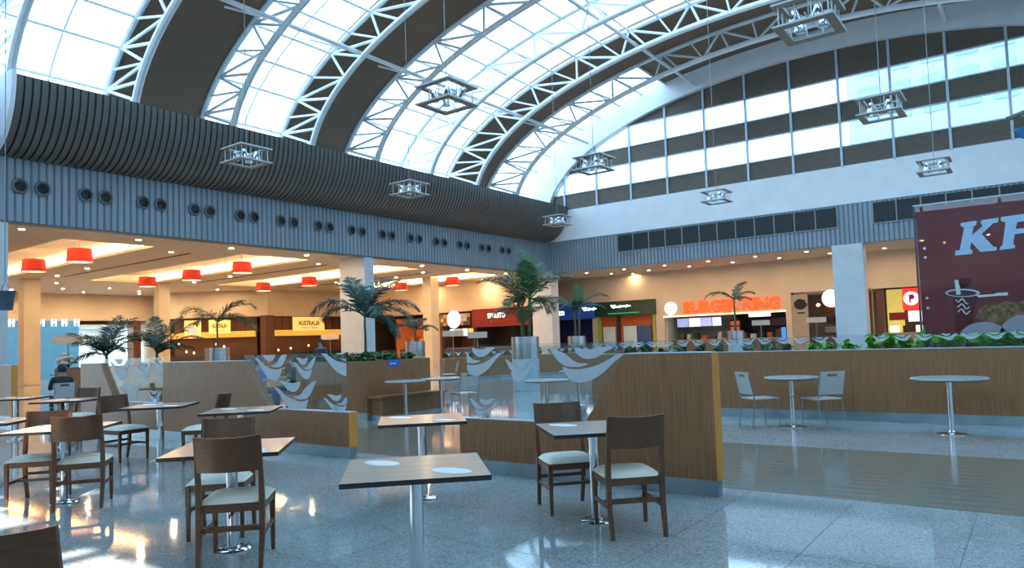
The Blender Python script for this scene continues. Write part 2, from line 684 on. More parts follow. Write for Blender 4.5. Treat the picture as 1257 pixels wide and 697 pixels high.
# ledge behind the cove up to the skylight foot
lg = MB().box((VX - OA - 0.6, YS, 8.9), (XL + 0.2, YR, 9.05))
lg.box((VX - OA - 0.75, YS, 8.4), (VX - OA - 0.5, YR, 9.2))
struct(lg.build('trim_3', white_wall))

# ---- north gable: white band, window wall, white arch
NB = MB().box((XL, YR - 0.04, FT), (XE + 2, YR + 0.3, 9.24))
struct(NB.build('wall_north_band', white_wall))
arch = MB()
N = 64
for k in range(N):
    t0, t1 = 180.0 * k / N, 180.0 * (k + 1) / N
    for yy, fl_ in ((YR - 0.28, False), (YR + 0.3, True)):
        a, b, c, d = inner(t0, yy), inner(t1, yy), outer(t1, yy, 0.5), outer(t0, yy, 0.5)
        arch.q(*((a, b, c, d) if fl_ else (d, c, b, a)))
    arch.q(inner(t0, YR - 0.28), inner(t1, YR - 0.28), inner(t1, YR + 0.3), inner(t0, YR + 0.3))
struct(arch.build('wall_north_arch', white_wall))


def ellz(x):
    u = (x - VX) / IA
    return VZ + IB * math.sqrt(max(0.0, 1 - u * u)) + 0.12 if abs(u) < 1 else 0


MX = [-13.98 + 2.24 * j for j in range(-5, 10)]
ROWS = [(9.24, 10.20, 0), (10.20, 11.38, 1), (11.38, 12.36, 0), (12.36, 13.54, 1), (13.54, 15.3, 0)]
gw = struct(empty('window_1', (XL, YR, 9.24)))
for i in range(len(MX) - 1):
    for z0, z1, lit in ROWS:
        xa, xb = max(MX[i], -24.0), MX[i + 1]
        smp = [xa + (xb - xa) * k / 6 for k in range(7)]
        top = [(x, min(z1, ellz(x))) for x in smp]
        top = [(x, z) for x, z in top if z > z0 + 0.02]
        if len(top) < 2:
            continue
        poly = [(top[0][0], z0), (top[-1][0], z0)] + list(reversed(top))
        b = MB()
        b.prism(poly, (0, YR + (0.06 if lit else 0.02), 0), (1, 0, 0), (0, 0, 1), -0.03 if lit else -0.05)
        b.wbuild('window_pane' if lit else 'wall_panel', winglass if lit else wall_dark, gw)
for x in MX[:-1]:
    zt = min(15.0, ellz(x))
    if zt > 9.4:
        MB().box((x - 0.055, YR - 0.06, 9.2), (x + 0.055, YR + 0.12, zt)).wbuild('mullion', alu, gw)
for z0, z1, lit in ROWS:
    u = math.sqrt(max(0, 1 - ((z0 - 0.0 - VZ) / IB) ** 2)) * IA
    MB().box((VX - u, YR - 0.03, z0 - 0.03), (VX + u, YR + 0.1, z0 + 0.03)).wbuild('transom', alu, gw)

# dark louvre panels set in the north fascia
vx = [-19.45 + 0.985 * k for k in range(12)] + [-7.05 + 0.985 * k for k in range(1, 11)]
vme = MB()
vme.box((0.03, 0, 0), (0.955, 0.03, 0.94))
for k in range(9):
    vme.box((0.06, -0.015, 0.06 + k * 0.1), (0.925, 0.0, 0.10 + k * 0.1))
vmm = vme.mesh('louvre_panel', vent_m)
for x in vx:
    put('louvre_panel', vmm, fasn, loc=(x, YR - 0.06, 6.37))
fr = MB()
fr.box((vx[0] - 0.03, YR - 0.075, 6.33), (vx[11] + 1.0, YR - 0.01, 6.37)); fr.box((vx[12] - 0.03, YR - 0.075, 6.33), (vx[-1] + 1.0, YR - 0.01, 6.37))
for x in vx:
    fr.box((x - 0.02, YR - 0.075, 6.37), (x + 0.025, YR - 0.01, 7.34))
fr.build('louvre_frame', grey_corr, fasn)

# ---- the vault: purlins, glazing, dark lining
vault = struct(empty('ceiling_vault', (VX, 0, VZ)))
YT = [-2.8, 0.8, 4.4, 8.0, 11.6, 15.2, 18.8, 22.4, 26.0, 29.6, 33.2]
LEFT = [3, 14, 24.6, 31.7, 38.3, 44, 49.4, 54.8, 60.1, 65.2, 70.2, 75.2, 80.1, 85.1]
PT = LEFT + [90] + [180 - t for t in reversed(LEFT)]
BAYS = [(YS, -2.8, 'd'), (-2.8, 0.8, 'd'), (0.8, 4.4, 's'), (4.4, 8.0, 'g'), (8.0, 11.6, 'g'), (11.6, 15.2, 'd'), (15.2, 18.8, 'g'), (18.8, 22.4, 'd'),
        (22.4, 26.0, 'g'), (26.0, 29.6, 'g'), (29.6, 33.2, 'd'), (33.2, YR, 'e')]


def lining(y0, y1, ta, tb, name='lining_panel'):
    b = MB()
    n = max(2, int((tb - ta) / 4))
    for k in range(n):
        t0, t1 = ta + (tb - ta) * k / n, ta + (tb - ta) * (k + 1) / n
        b.q(outer(t0, y0, 0.05), outer(t0, y1, 0.05), outer(t1, y1, 0.05), outer(t1, y0, 0.05))
        b.q(outer(t0, y0, 0.25), outer(t1, y0, 0.25), outer(t1, y1, 0.25), outer(t0, y1, 0.25))
        b.q(outer(t0, y0, 0.05), outer(t1, y0, 0.05), outer(t1, y0, 0.25), outer(t0, y0, 0.25))
        b.q(outer(t0, y1, 0.05), outer(t0, y1, 0.25), outer(t1, y1, 0.25), outer(t1, y1, 0.05))
    return b.wbuild(name, roof_panel, vault, smooth=True)


far_panes = MB()
PTX = [-1.5] + PT + [181.5]
for y0, y1, kind in BAYS:
    if kind == 'd':
        lining(y0, y1, -1.5, 181.5)
        continue
    if kind == 's':  # unseen bay, its slots shaped to drop sun patches on the floor
        for ta, tb in ((-1.5, 126.0), (131.5, 136), (141.7, 181.5)):
            lining(y0, y1, ta, tb)
        lining(3.95, y1, 126.0, 128.6)
        lining(3.0, y1, 128.6, 131.5)
        lining(2.85, y1, 136, 141.7)
        rows = [(126.0, 128.6), (128.6, 131.5), (136, 141.7)]
    elif kind == 'e':
        lining(y0, y1, 65.2, 181.5)
        rows = [r for r in zip(PTX[:-1], PTX[1:]) if r[1] < 66]
    else:
        rows = list(zip(PTX[:-1], PTX[1:]))
    ym = (y0 + y1) / 2
    for ta, tb in rows:
        for ya, yb in ((y0 + 0.03, ym - 0.02), (ym + 0.02, y1 - 0.03)) if kind != 's' else ((y0 + 0.03, 3.95 if ta < 127 else (3.0 if ta < 132 else 2.85)),):
            P = [outer(ta + 0.15, ya, 0.1), outer(ta + 0.15, yb, 0.1), outer(tb - 0.15, yb, 0.1), outer(tb - 0.15, ya, 0.1)]
            if ta > 118 and kind != 's':
                far_panes.q(*P)
            else:
                MB_ = MB()
                MB_.q(*P)
                MB_.wbuild('roof_pane', skyglass, vault)
    for t in PT:
        if any(abs(t - r_[0]) < 0.01 or abs(t - r_[1]) < 0.01 for r_ in rows):
            MB().tube([outer(t, y0), outer(t, y1)], 0.055, 6).wbuild('purlin', white_steel, vault)
    if kind != 's':
        te = 65.2 if kind == 'e' else 181.5
        MB().tube([outer(-1.5 + (te + 1.5) * k / 36, ym, 0.06) for k in range(37)], 0.035, 6).wbuild('glazing_bar', white_steel, vault)

tag(far_panes.wbuild('roof_pane', skyglass, vault), kind='stuff')

# arched trusses: one built, the rest copied
MAIN = [3, 14, 24.6, 38.3, 49.4, 60.1, 70.2, 80.1, 90]
MAIN = MAIN + [180 - t for t in reversed(MAIN[:-1])]


def make_truss():
    r = empty('roof_truss', (VX, 0, VZ))
    off = Vector((VX, 0, VZ))
    MB().tube([outer(2 + 176 * k / 72) - off for k in range(73)], 0.105, 8, up=(0, 1, 0)).build('top_chord', white_steel, r, smooth=True)
    MB().tube([inner(1 + 178 * k / 72) - off for k in range(73)], 0.125, 8, up=(0, 1, 0)).build('bottom_chord', white_steel, r, smooth=True)
    for i, t in enumerate(MAIN):
        MB().tube([outer(t) - off, inner(t) - off], 0.058, 6).build('web_strut', white_steel, r)
        if i < len(MAIN) - 1:
            tm = (t + MAIN[i + 1]) / 2
            for tt, rr in ((t, 0.058), (tm, 0.045), (MAIN[i + 1], 0.058)):
                MB().tube([outer(tt) - off, inner(tm) - off], rr, 6).build('web_strut', white_steel, r)
    return r


ORD = ['first', 'second', 'third', 'fourth', 'fifth', 'sixth', 'seventh', 'eighth', 'ninth', 'tenth', 'eleventh']
tr0 = make_truss()
for k, y in enumerate(reversed(YT)):
    o = tr0 if k == 0 else copy_tree(tr0)
    o.location = (VX, y, VZ)
    tag(o, 'white arched tubular roof truss, %s from the gable window wall' % ORD[k], 'truss', 'arched roof trusses')
# longitudinal tie tubes with bracing fans between the trusses
TIES = [(39.5, 'white tie tube running along the skylight on the slatted cove side, below its crown'),
        (69.0, 'white tie tube running along the skylight near its crown, slatted cove side'),
        (111.0, 'white tie tube running along the skylight just past its crown'),
        (140.5, 'white tie tube running along the skylight on the side away from the slatted cove')]
for t, lab in TIES:
    c = (inner(t) * 0.62 + outer(t) * 0.38) if False else inner(t) * 0.68 + outer(t) * 0.32
    r = empty('roof_tie', (c.x, 0, c.z))
    MB().tube([(0, YS + 0.5, 0), (0, YR - 0.2, 0)], 0.085, 8).build('tie_tube', white_steel, r)
    up = outer(t) - Vector((c.x, 0, c.z))
    for y in YT[2:]:
        for s_ in (-1, 1):
            if y + s_ * 1.3 > YR:
                continue
            MB().tube([(0, y, 0), (up.x, y + s_ * 1.25, up.z)], 0.045, 6).build('brace', white_steel, r)
    tag(r, lab, 'roof tie')

struct(MB().box((XL - 0.6, WY0, FZ + 0.12), (XL - 0.4, YR, 8.95)).build('wall_west_rear', slat_back))
struct(MB().box((-60, 4.6, 0), (-59.8, 47, 5.8)).build('wall_far_west', cream))
struct(MB().box((-60, 4.6, 0), (XL - 0.6, 4.8, 5.8)).build('wall_wing_south', cream))
struct(MB().box((-60, 46.8, 0), (XL - 1.4, 47, 5.8)).build('wall_wing_north', cream))
struct(MB().box((-60, 37.2, FZ), (XL - 0.5, 47, FZ + 0.12)).build('ceiling_corner', soffit))
struct(MB().box((-60, 4.6, FZ + 0.6), (XL - 0.4, 47, FZ + 0.75)).build('ceiling_deck', soffit))
# ---- plain walls that close the hall behind and to the right of the camera
struct(MB().box((XE, YS, 0), (XE + 0.3, YR, 8.9)).build('wall_east', white_wall))
struct(MB().box((XE + 0.1, YS, 8.6), (VX + OA + 0.7, YR, 9.05)).build('trim_4', white_wall))
struct(MB().box((-55, YS - 0.3, 0), (-26.4, YS, 9.0)).build('wall_south', white_wall))
struct(MB().box((-26.4, YS - 0.3, 0), (XE + 0.3, YS, 6.4)).build('wall_south_sill', white_wall))
sw = struct(empty('fill_window', (VX, YS, 6.4)))        # unseen high glazing added behind the camera for fill light
for i in range(12):
    xa, xb = -26.4 + i * 2.81, -26.4 + (i + 1) * 2.81
    for z0, z1 in ((6.4, 8.95),):
        MB().box((xa + 0.05, YS - 0.16, z0 + 0.04), (xb - 0.05, YS - 0.14, z1 - 0.04)).wbuild('window_pane', winglass, sw)
    MB().box((xa - 0.05, YS - 0.25, 6.4), (xa + 0.05, YS - 0.05, 8.95)).wbuild('mullion', alu, sw)
gs = MB()
for k in range(48):
    t0, t1 = 180 * k / 48, 180 * (k + 1) / 48
    a, b = outer(t0, YS, 0.2), outer(t1, YS, 0.2)
    gs.q(a, b, (b.x, YS, 8.95), (a.x, YS, 8.95))
struct(gs.build('wall_south_gable', white_wall))
struct(MB().box((VX - OA - 0.6, YS, 5.5), (XL, WY0, 9.0)).build('wall_west_near', grey_corr))

# ------------------------------------------------------------------ air nozzles on the west fascia
nz = MB()
nz.lathe([(0.12, -0.02), (0.20, -0.02), (0.235, 0.015), (0.225, 0.05), (0.165, 0.075), (0.15, 0.03), (0.12, 0.0)], 20, close=False)
nzm = nz.mesh('nozzle_ring', nozzle_ring)
th = MB()
th.lathe([(0.155, -0.015), (0.155, 0.02), (0.115, 0.05), (0.10, 0.0), (0.0, -0.01)], 16, close=False)
thm = th.mesh('throat', nozzle_in)
for k in range(14):
    for d in (0.0, 0.6):
        y = 8.39 + 1.826 * k + d
        r = empty('air_nozzle', (XL + 0.02, y, 6.57))
        a = put('nozzle_ring', nzm, r, smooth=(k == 0 and d == 0), rot=(0, PI / 2, 0))
        put('throat', thm, r, rot=(0, PI / 2 + 0.25, -0.2), loc=(0.03, 0, -0.01))
        tag(r, 'round dark jet nozzle in the grey corrugated band below the slatted cove', 'air nozzle', 'air nozzles along the fascia')

# ------------------------------------------------------------------ west wing: ceiling, light coves, lamps
WXE = -56.0
COVES = [(-41.3, -27.0, 10.6, 13.8), (-41.3, -27.0, 17.55, 21.0), (-40.6, -26.9, 24.6, 28.1), (-39.0, -26.6, 32.2, 35.5)]
cl = MB()
yb = [5.0]
for c in COVES:
    yb += [c[2], c[3]]
yb.append(37.2)
for i in range(len(yb) - 1):
    if i % 2 == 0:
        cl.box((WXE, yb[i], FZ), (XL - 0.3, yb[i + 1], FZ + 0.12))
    else:
        c = COVES[i // 2]
        cl.box((WXE, yb[i], FZ), (c[0], yb[i + 1], FZ + 0.12))
        cl.box((c[1], yb[i], FZ), (XL - 0.3, yb[i + 1], FZ + 0.12))
ceilw = struct(cl.build('ceiling_west', soffit))
for c in COVES:
    x0, x1, y0, y1 = c
    b = MB()
    H = 0.42
    e = 0.35
    b.box((x0 - e, y0 - e, FZ + H), (x1 + e, y1 + e, FZ + H + 0.06))
    for bx in (((x0 - e, y0 - e), (x0 - e + 0.05, y1 + e)), ((x1 + e - 0.05, y0 - e), (x1 + e, y1 + e)),
               ((x0 - e, y0 - e), (x1 + e, y0 - e + 0.05)), ((x0 - e, y1 + e - 0.05), (x1 + e, y1 + e))):
        b.box((bx[0][0], bx[0][1], FZ + 0.1), (bx[1][0], bx[1][1], FZ + H))
    b.build('light_cove', cove_white, ceilw)
    for bx in (((x0 - 0.2, y0 - 0.22), (x1 + 0.2, y0 - 0.14)), ((x0 - 0.2, y1 + 0.14), (x1 + 0.2, y1 + 0.22)), ((x1 + 0.14, y0), (x1 + 0.22, y1))):
        MB().box((bx[0][0], bx[0][1], FZ + 0.13), (bx[1][0], bx[1][1], FZ + 0.19)).build('light_strip', warm_light, ceilw)
# dark slot diffusers in the ceiling
for y in (15.7, 22.8, 30.0):
    MB().box((-40, y, FZ - 0.012), (-28, y + 0.16, FZ + 0.01)).build('slot_diffuser', vent_m, ceilw)
dlm = MB()
dlm.lathe([(0.0, -0.012), (0.085, -0.012)], 12, close=False)
dlr = MB()
dlr.lathe([(0.085, -0.004), (0.09, -0.022), (0.125, -0.018), (0.13, 0.0)], 14, close=False)
dlb, dlm, dlr = dlm.mesh('lens', spot_bright), dlm.mesh('lens', spot_light), dlr.mesh('ring', dl_ring)


def downlight(x, y, z, lab, grp):
    r = empty('downlight', (x, y, z))
    put('ring', dlr, r)
    put('lens', dlb if 'cove' in grp else dlm, r)
    tag(r, lab, 'downlight', grp)


pts_w = [(-25.6, 8.9 + 3.62 * k) for k in range(8)] + [(-43.5, 12 + 4.8 * k) for k in range(4)] + [(-47.0, 14 + 4.5 * k) for k in range(3)] + [(-39.5, 15.3), (-39.5, 22.5), (-36, 30.4), (-31, 30.4), (-34, 36.2), (-29, 36.2)] + [(x_, y_) for x_ in (-45.5, -49.0) for y_ in (12.5, 16.5, 20.5, 24.0)] + [(x_, y_) for x_ in (-43.0, -35.5, -28.0) for y_ in (15.0, 22.3, 29.6)]
for x, y in pts_w:
    downlight(x, y, FZ, 'small warm downlight recessed in the pale ceiling around the light coves', 'downlights in the cove ceiling')
# red drum lamps hanging in the coves
LAMPS = [(-33.8, 12.2, 'red drum pendant lamp nearer the blue wall, in the cove by the white end cap'),
         (-29.5, 12.2, 'red drum pendant lamp nearer the hall, in the cove by the white end cap'),
         (-38.5, 19.3, 'red drum pendant lamp of the second light cove, deepest of its three'),
         (-34.1, 19.3, 'red drum pendant lamp of the second light cove, middle of its three'),
         (-29.75, 19.3, 'red drum pendant lamp of the second light cove, nearest the hall'),
         (-38.3, 26.3, 'red drum pendant lamp of the third light cove, over the steakhouse'),
         (-33.9, 26.3, 'red drum pendant lamp of the third light cove, nearest the hall'),
         (-34.0, 33.8, 'red drum pendant lamp behind the palm, in the last light cove'),
         (-29.5, 33.8, 'red drum pendant lamp in front of the red shop sign')]
shade = MB()
shade.lathe([(0.41, 0.26), (0.46, -0.26), (0.45, -0.26), (0.40, 0.26)], 28, close=False)
shm = shade.mesh('lamp_shade', lamp_red)
dif = MB().lathe([(0.0, -0.235), (0.445, -0.24)], 28, close=False).mesh('diffuser', lamp_glow)
rodm = MB().tube([(0, 0, 0.0), (0, 0, 0.66)], 0.014, 6).mesh('rod', cable_m)
for n, (x, y, lab) in enumerate(LAMPS):
    r = empty('pendant_lamp', (x, y, 5.28))
    put('lamp_shade', shm, r, smooth=(n == 0))
    put('diffuser', dif, r)
    put('rod', rodm, r)
    tag(r, lab, 'pendant lamp', 'red drum lamps in the light coves')


# ------------------------------------------------------------------ columns
def column(name, x0, y0, x1, y1, z1, m1, lab, joints=(1.4, 2.6, 3.8)):
    r = empty(name, ((x0 + x1) / 2, (y0 + y1) / 2, 0))
    zs = [0.0] + [j for j in joints if j < z1] + [z1]
    for a, b in zip(zs[:-1], zs[1:]):
        MB().box((x0, y0, a + 0.006), (x1, y1, b - 0.006)).wbuild('cladding_panel', m1, r)
    MB().box((x0 + 0.012, y0 + 0.012, 0), (x1 - 0.012, y1 - 0.012, z1)).wbuild('core', m1, r)
    tag(r, lab, 'column')
    return r


column('column', -26.0, 21.9, XL - 0.01, 22.45, FZ, tile_col, 'slim pale column under the grey fascia behind the planter palm')
column('column', XL - 0.6, 7.35, XL, 8.1, FZ, tile_col, 'pale column under the white end of the slatted cove')
column('column', -7.95, YR - 0.01, -6.6, YR + 0.8, FZ, tile_col, 'wide pale blue-grey column between the burger shop and the red advert')
column('column', XL - 1.2, YR - 0.2, XL + 0.25, YR + 0.6, FZ, tile_col, 'pale corner column where the two corrugated fascias meet')
def free_col(px0, px1, D, lab):
    p = at((px0 + px1) / 2, 430, D)
    w = (px1 - px0) * D / F_ / 1.35
    column('column', p.x - w / 2, p.y - w / 2, p.x + w / 2, p.y + w / 2, FZ, cream_col, lab)
free_col(24, 48, 37, 'cream column standing before the blue toilet wall')
free_col(190, 208, 42, 'cream column between the bush palms and the steakhouse')
free_col(521, 540, 44, 'cream column beside the dark shop with the round white sign')

# ------------------------------------------------------------------ west wing: back walls and shops
BW = -51.0
signs_glow = {}


def flat(name, col, rough=0.5, e=0.0, ecol=None):
    return mat(name, col, rough, var=0.03, scale=3, emit=(ecol or col) if e else None, estr=e)


blue_wall = flat('blue_glow_wall', (0.05, 0.24, 0.52), 0.25, 0.10, (0.10, 0.40, 0.85))  # faint emission added to brighten the shaded wall
pale_room = flat('pale_grey_wall', (0.66, 0.72, 0.72), 0.6)
icon_w = flat('white_icon', (0.85, 0.9, 0.92), 0.5, 0.5)
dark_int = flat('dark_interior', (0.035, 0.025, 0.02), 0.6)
brown_int = flat('brown_panel', (0.12, 0.05, 0.025), 0.5)
yellow_s = flat('yellow_lit_sign', (0.85, 0.60, 0.16), 0.5, 0.30, (1.0, 0.66, 0.20))
orange_c = flat('amber_counter', (0.75, 0.32, 0.05), 0.5, 0.32, (1.0, 0.42, 0.06))
ink = flat('black_ink', (0.015, 0.012, 0.01), 0.5)
lit_white = flat('white_lit_sign', (0.85, 0.85, 0.9), 0.4, 0.45, (0.95, 0.95, 1.0))
letter_w = flat('white_lit_letter', (0.9, 0.9, 0.9), 0.4, 1.6, (1, 1, 1))
red_s = flat('red_sign', (0.19, 0.008, 0.008), 0.4, 0.03, (0.6, 0.02, 0.02))

# toilet wall (blue) and the bright corridor beside it, under a cream bulkhead
struct(MB().box((BW - 0.3, 10, 3.75), (BW, 26.0, FZ)).build('wall_west_bulkhead', cream))
y97 = on(97, 400, 0, BW).y
y170 = on(172, 400, 0, BW).y
bw = struct(MB().box((BW - 0.3, 6, 0), (BW - 0.02, y97, 3.75)).build('wall_west_blue', blue_wall))
struct(MB().box((BW - 7, y97, 0), (BW - 6.8, 27, 3.75)).build('wall_west_corridor', pale_room))
struct(MB().box((BW - 7, y97, 3.4), (BW - 0.3, 27, 3.5)).build('ceiling_corridor', pale_room))
struct(MB().box((BW - 7, 25.5, 0), (BW - 0.02, 26.0, 3.75)).build('wall_west_pier', pale_room))
corr = bpy.data.lights.new('corridor_light', 'AREA')
corr.energy = 260; corr.size = 3.0; corr.color = (0.85, 0.95, 1.0)
co = bpy.data.objects.new('corridor_light', corr); COL.objects.link(co)
co.location = (BW - 3.5, (y97 + 25) / 2, 3.35)
struct(MB().box((BW - 0.8, on(163, 400, 0, BW).y, 0), (BW + 0.1, on(172, 400, 0, BW).y, 3.75)).build('trim_5', brown_int))
# people pictograms on the blue wall
for k, px in enumerate((14, 36, 51, 66, 79, 94)):
    p = on(px, 391, 0, BW)
    ic = empty('toilet_icon', (BW, p.y, p.z - 0.5))
    for s_ in (-0.17, 0.17):
        MB().lathe([(0.0, -0.06), (0.05, -0.03), (0.06, 0), (0.05, 0.03), (0, 0.06)], 10, close=False).build('head', icon_w, ic, loc=(0.02, s_ * 0.62, 0.42))
        MB().prism([(s_ * 0.62 - 0.04, 0.0), (s_ * 0.62 + 0.04, 0.0), (s_ * 0.62 + 0.08, 0.34), (s_ * 0.62 - 0.08, 0.34)], (0.0, 0, 0), (0, 1, 0), (0, 0, 1), 0.02).build('figure', icon_w, ic)
    tag(ic, 'white pair of people pictograms on the blue toilet wall', 'pictogram', 'pictograms on the blue wall')

# steakhouse on two faces that meet at a corner
CA, CB, CC = Vector((-47.4, 25.2, 0)), Vector((-42.4, 29.4, 0)), Vector((-42.2, 37.0, 0))


def face_wall(name, A, B, z0, z1, m_, th=0.3):
    d = (B - A)
    return struct(MB().prism([(0, z0), (d.length, z0), (d.length, z1), (0, z1)], A, d.normalized(), (0, 0, 1), -th).build(name, m_))


face_wall('wall_west_shops', CA, CB, 3.72, FZ, cream)
face_wall('wall_west_shops', CB, CC, 3.72, FZ, cream)


def shop_face(A, B, tag_):
    """steakhouse front on the face A-B: dark slats, lit counter bulkhead, sign panel"""
    d = (B - A).normalized()
    n = d.cross(Vector((0, 0, 1)))
    Lh = (B - A).length
    r = empty('steakhouse', tuple(A))
    u0, u1 = (0.0, Lh - 1.0) if A is CA else (0.6, Lh)
    MB().prism([(u0, 0), (u1, 0), (u1, 3.72), (u0, 3.72)], A - n * 0.9, d, (0, 0, 1), -0.1).wbuild('back_wall', brown_int, r)
    MB().prism([(u0, 2.35), (u1, 2.35), (u1, 2.75), (u0, 2.75)], A - n * 0.25, d, (0, 0, 1), -0.4).wbuild('lit_bulkhead', orange_c, r)
    MB().prism([(u0, 0.0), (u1, 0.0), (u1, 1.15), (u0, 1.15)], A - n * 0.2, d, (0, 0, 1), -0.5).wbuild('counter', dark_int, r)
    k = 1
    while k * 0.62 < Lh - 0.3:
        MB().prism([(k * 0.62, 2.75), (k * 0.62 + 0.08, 2.75), (k * 0.62 + 0.08, 3.72), (k * 0.62, 3.72)], A - n * 0.2, d, (0, 0, 1), -0.06).wbuild('slat', dark_int, r)
        k += 1
    for q in random.sample(range(int(Lh / 0.5)), int(Lh / 1.3)):
        MB().lathe([(0.0, -0.09), (0.05, -0.07), (0.065, 0.0), (0.035, 0.07), (0.0, 0.085)], 10, tuple(A + d * (0.5 + q * 0.5) - n * 0.3 + Vector((0, 0, random.uniform(1.3, 2.05)))), close=False).wbuild('hanging_bulb', lamp_glow, r)
    tag(r, tag_, 'shop front')
    return r, d, n


struct(MB().box((-42.75, 29.05, 0), (-42.15, 29.75, 3.75)).build('trim_6', brown_int))
struct(MB().box((-49.9, 25.9, 0), (-49.7, 45, 5.5)).build('wall_west_inner', brown_int))
s1, d1, n1 = shop_face(CA, CB, 'dark slatted steakhouse front with an amber counter, beside the bright corridor')
s2, d2, n2 = shop_face(CB, CC, 'dark slatted steakhouse front with an amber counter, next to the slim pale column')


def sign_panel(A, d, n, u0, u1, z0, z1, lab):
    r = empty('steakhouse_sign', tuple(A + d * u0 + Vector((0, 0, z0)) + n * 0.02))
    o = A + n * 0.02
    MB().prism([(u0, z0), (u1, z0), (u1, z1), (u0, z1)], o, d, (0, 0, 1), 0.08).wbuild('panel', yellow_s, r)
    for uu in (u0 + 0.15, u1 - 0.15):
        MB().tube([tuple(o + d * uu + n * 0.04 + Vector((0, 0, z1 - 0.01))), tuple(o + d * uu + n * 0.04 + Vector((0, 0, 3.75)))], 0.012, 6).wbuild('hanger', ink, r)
    w = u1 - u0
    text('lettering', 'AUSTRALIA', ink, o + d * (u0 + 0.16 * w) + n * 0.085 + Vector((0, 0, z0 + 0.38)), d, (0, 0, 1), width=0.68 * w, height=0.33, ext=0.008, off=0.02, parent=r)
    text('lettering', 'STEAK & GRILL', ink, o + d * (u0 + 0.24 * w) + n * 0.085 + Vector((0, 0, z0 + 0.17)), d, (0, 0, 1), width=0.52 * w, height=0.09, ext=0.006, off=0.0, parent=r)
    tag(r, lab, 'sign')


def along(A, d, px, py):
    """distance along a wall face of a pixel's ray, and its height"""
    n = d.cross(Vector((0, 0, 1)))
    rr = ray(px, py)
    t = (A - CAM).dot(n) / rr.dot(n)
    p = CAM + rr * t
    return (p - A).dot(d), p.z


ua, za = along(CB, d2, 359, 406)
ub, zb = along(CB, d2, 397, 389)
sign_panel(CB, d2, n2, ua, ub, za, zb, 'square yellow steakhouse sign beside the slim pale column')
ua, za = along(CA, d1, 257, 410)
ub, zb = along(CA, d1, 283, 392)
sign_panel(CA, d1, n1, ua, ub, za, zb, 'square yellow steakhouse sign behind the forked palm')
ua, za = along(CA, d1, 227, 415)
ub, zb = along(CA, d1, 247, 393)
pr = empty('menu_poster', tuple(CA + d1 * ua))
MB().prism([(ua, za), (ub, za), (ub, zb), (ua, zb)], CA + n1 * 0.02, d1, (0, 0, 1), 0.05).wbuild('board', yellow_s, pr)
uc, zc = (ua + ub) / 2, (za + zb) / 2
MB().prism([(uc + 0.42 * math.cos(a * PI / 8), zc - 0.1 + 0.3 * math.sin(a * PI / 8)) for a in range(16)], CA + n1 * 0.075, d1, (0, 0, 1), 0.01).wbuild('plate_print', flat('pale_print', (0.6, 0.7, 0.75)), pr)
tag(pr, 'yellow menu poster with a pale plate, beside the bright corridor', 'poster')

# wall facing the hall beyond the corner of the west wing
struct(MB().box((-42.2, 37.0, 3.55), (XL - 1.2, 37.3, FZ)).build('wall_north_west', cream))
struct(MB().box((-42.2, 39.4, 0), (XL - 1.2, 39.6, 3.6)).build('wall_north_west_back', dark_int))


def shop_box(name, px0, px1, Y, ztop, wallm, lab, depth=2.0, extra=None, z0=0.0):
    """open shop: side cheeks, back wall, counter"""
    x0, x1 = on(px0, 400, 1, Y).x, on(px1, 400, 1, Y).x
    r = empty(name, ((x0 + x1) / 2, Y, 0))
    MB().box((x0, Y + depth, 0), (x1, Y + depth + 0.1, ztop)).wbuild('back_wall', wallm, r)
    for x in (x0, x1 - 0.1):
        MB().box((x, Y + 0.02, 0), (x + 0.1, Y + depth, ztop)).wbuild('side_wall', wallm, r)
    MB().box((x0 + 0.12, Y + 0.25, 0), (x1 - 0.12, Y + 0.85, 1.05)).wbuild('counter', brown_int, r)
    MB().box((x0 + 0.10, Y + 0.2, 1.05), (x1 - 0.10, Y + 0.9, 1.1)).wbuild('worktop', steel, r)
    tag(r, lab, 'shop')
    return r, x0, x1


# red shop
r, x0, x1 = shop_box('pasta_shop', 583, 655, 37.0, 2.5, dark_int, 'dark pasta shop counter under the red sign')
rs = empty('red_shop_sign', (x0, 37, 2.42))
MB().prism([(0, 2.42), (x1 - x0, 2.42), (x1 - x0, 3.6), (0, 3.6)], (x0, 36.95, 0), (1, 0, 0), (0, 0, 1), 0.25).wbuild('panel', red_s, rs)
xa, xb = on(599, 385, 1, 36.7).x, on(620, 385, 1, 36.7).x
text('lettering', 'SPOLETO', letter_w, (xa, 36.69, 2.98), (1, 0, 0), (0, 0, 1), width=xb - xa, height=0.30, ext=0.02, off=0.0, parent=rs)
tag(rs, 'dark red shop sign with white SPOLETO lettering behind the big potted palm', 'sign')
# shop with the round white sign
r, x0, x1 = shop_box('snack_shop', 541, 582, 37.0, 3.5, brown_int, 'brown snack shop with yellow menu boxes and mosaic band')
mos = [flat('mosaic_%d' % k, c) for k, c in enumerate(((0.25, 0.12, 0.05), (0.5, 0.3, 0.15), (0.12, 0.05, 0.03), (0.62, 0.45, 0.28)))]
nx_ = int((x1 - x0) / 0.3)
for i in range(nx_):
    for j in range(3):
        MB().box((x0 + i * 0.3, 36.96, 2.62 + j * 0.27), (x0 + i * 0.3 + 0.28, 37.02, 2.62 + j * 0.27 + 0.25)).wbuild('mosaic_tile', mos[random.randrange(4)], r)
for k in range(4):
    MB().box((x0 + 0.3 + k * 0.55, 37.6, 1.9), (x0 + 0.75 + k * 0.55, 37.65, 2.4)).wbuild('menu_box', yellow_s if k % 2 else lit_white, r)
c = on(557, 392, 1, 36.6)
g_ = empty('round_sign', (c.x, 36.6, c.z))
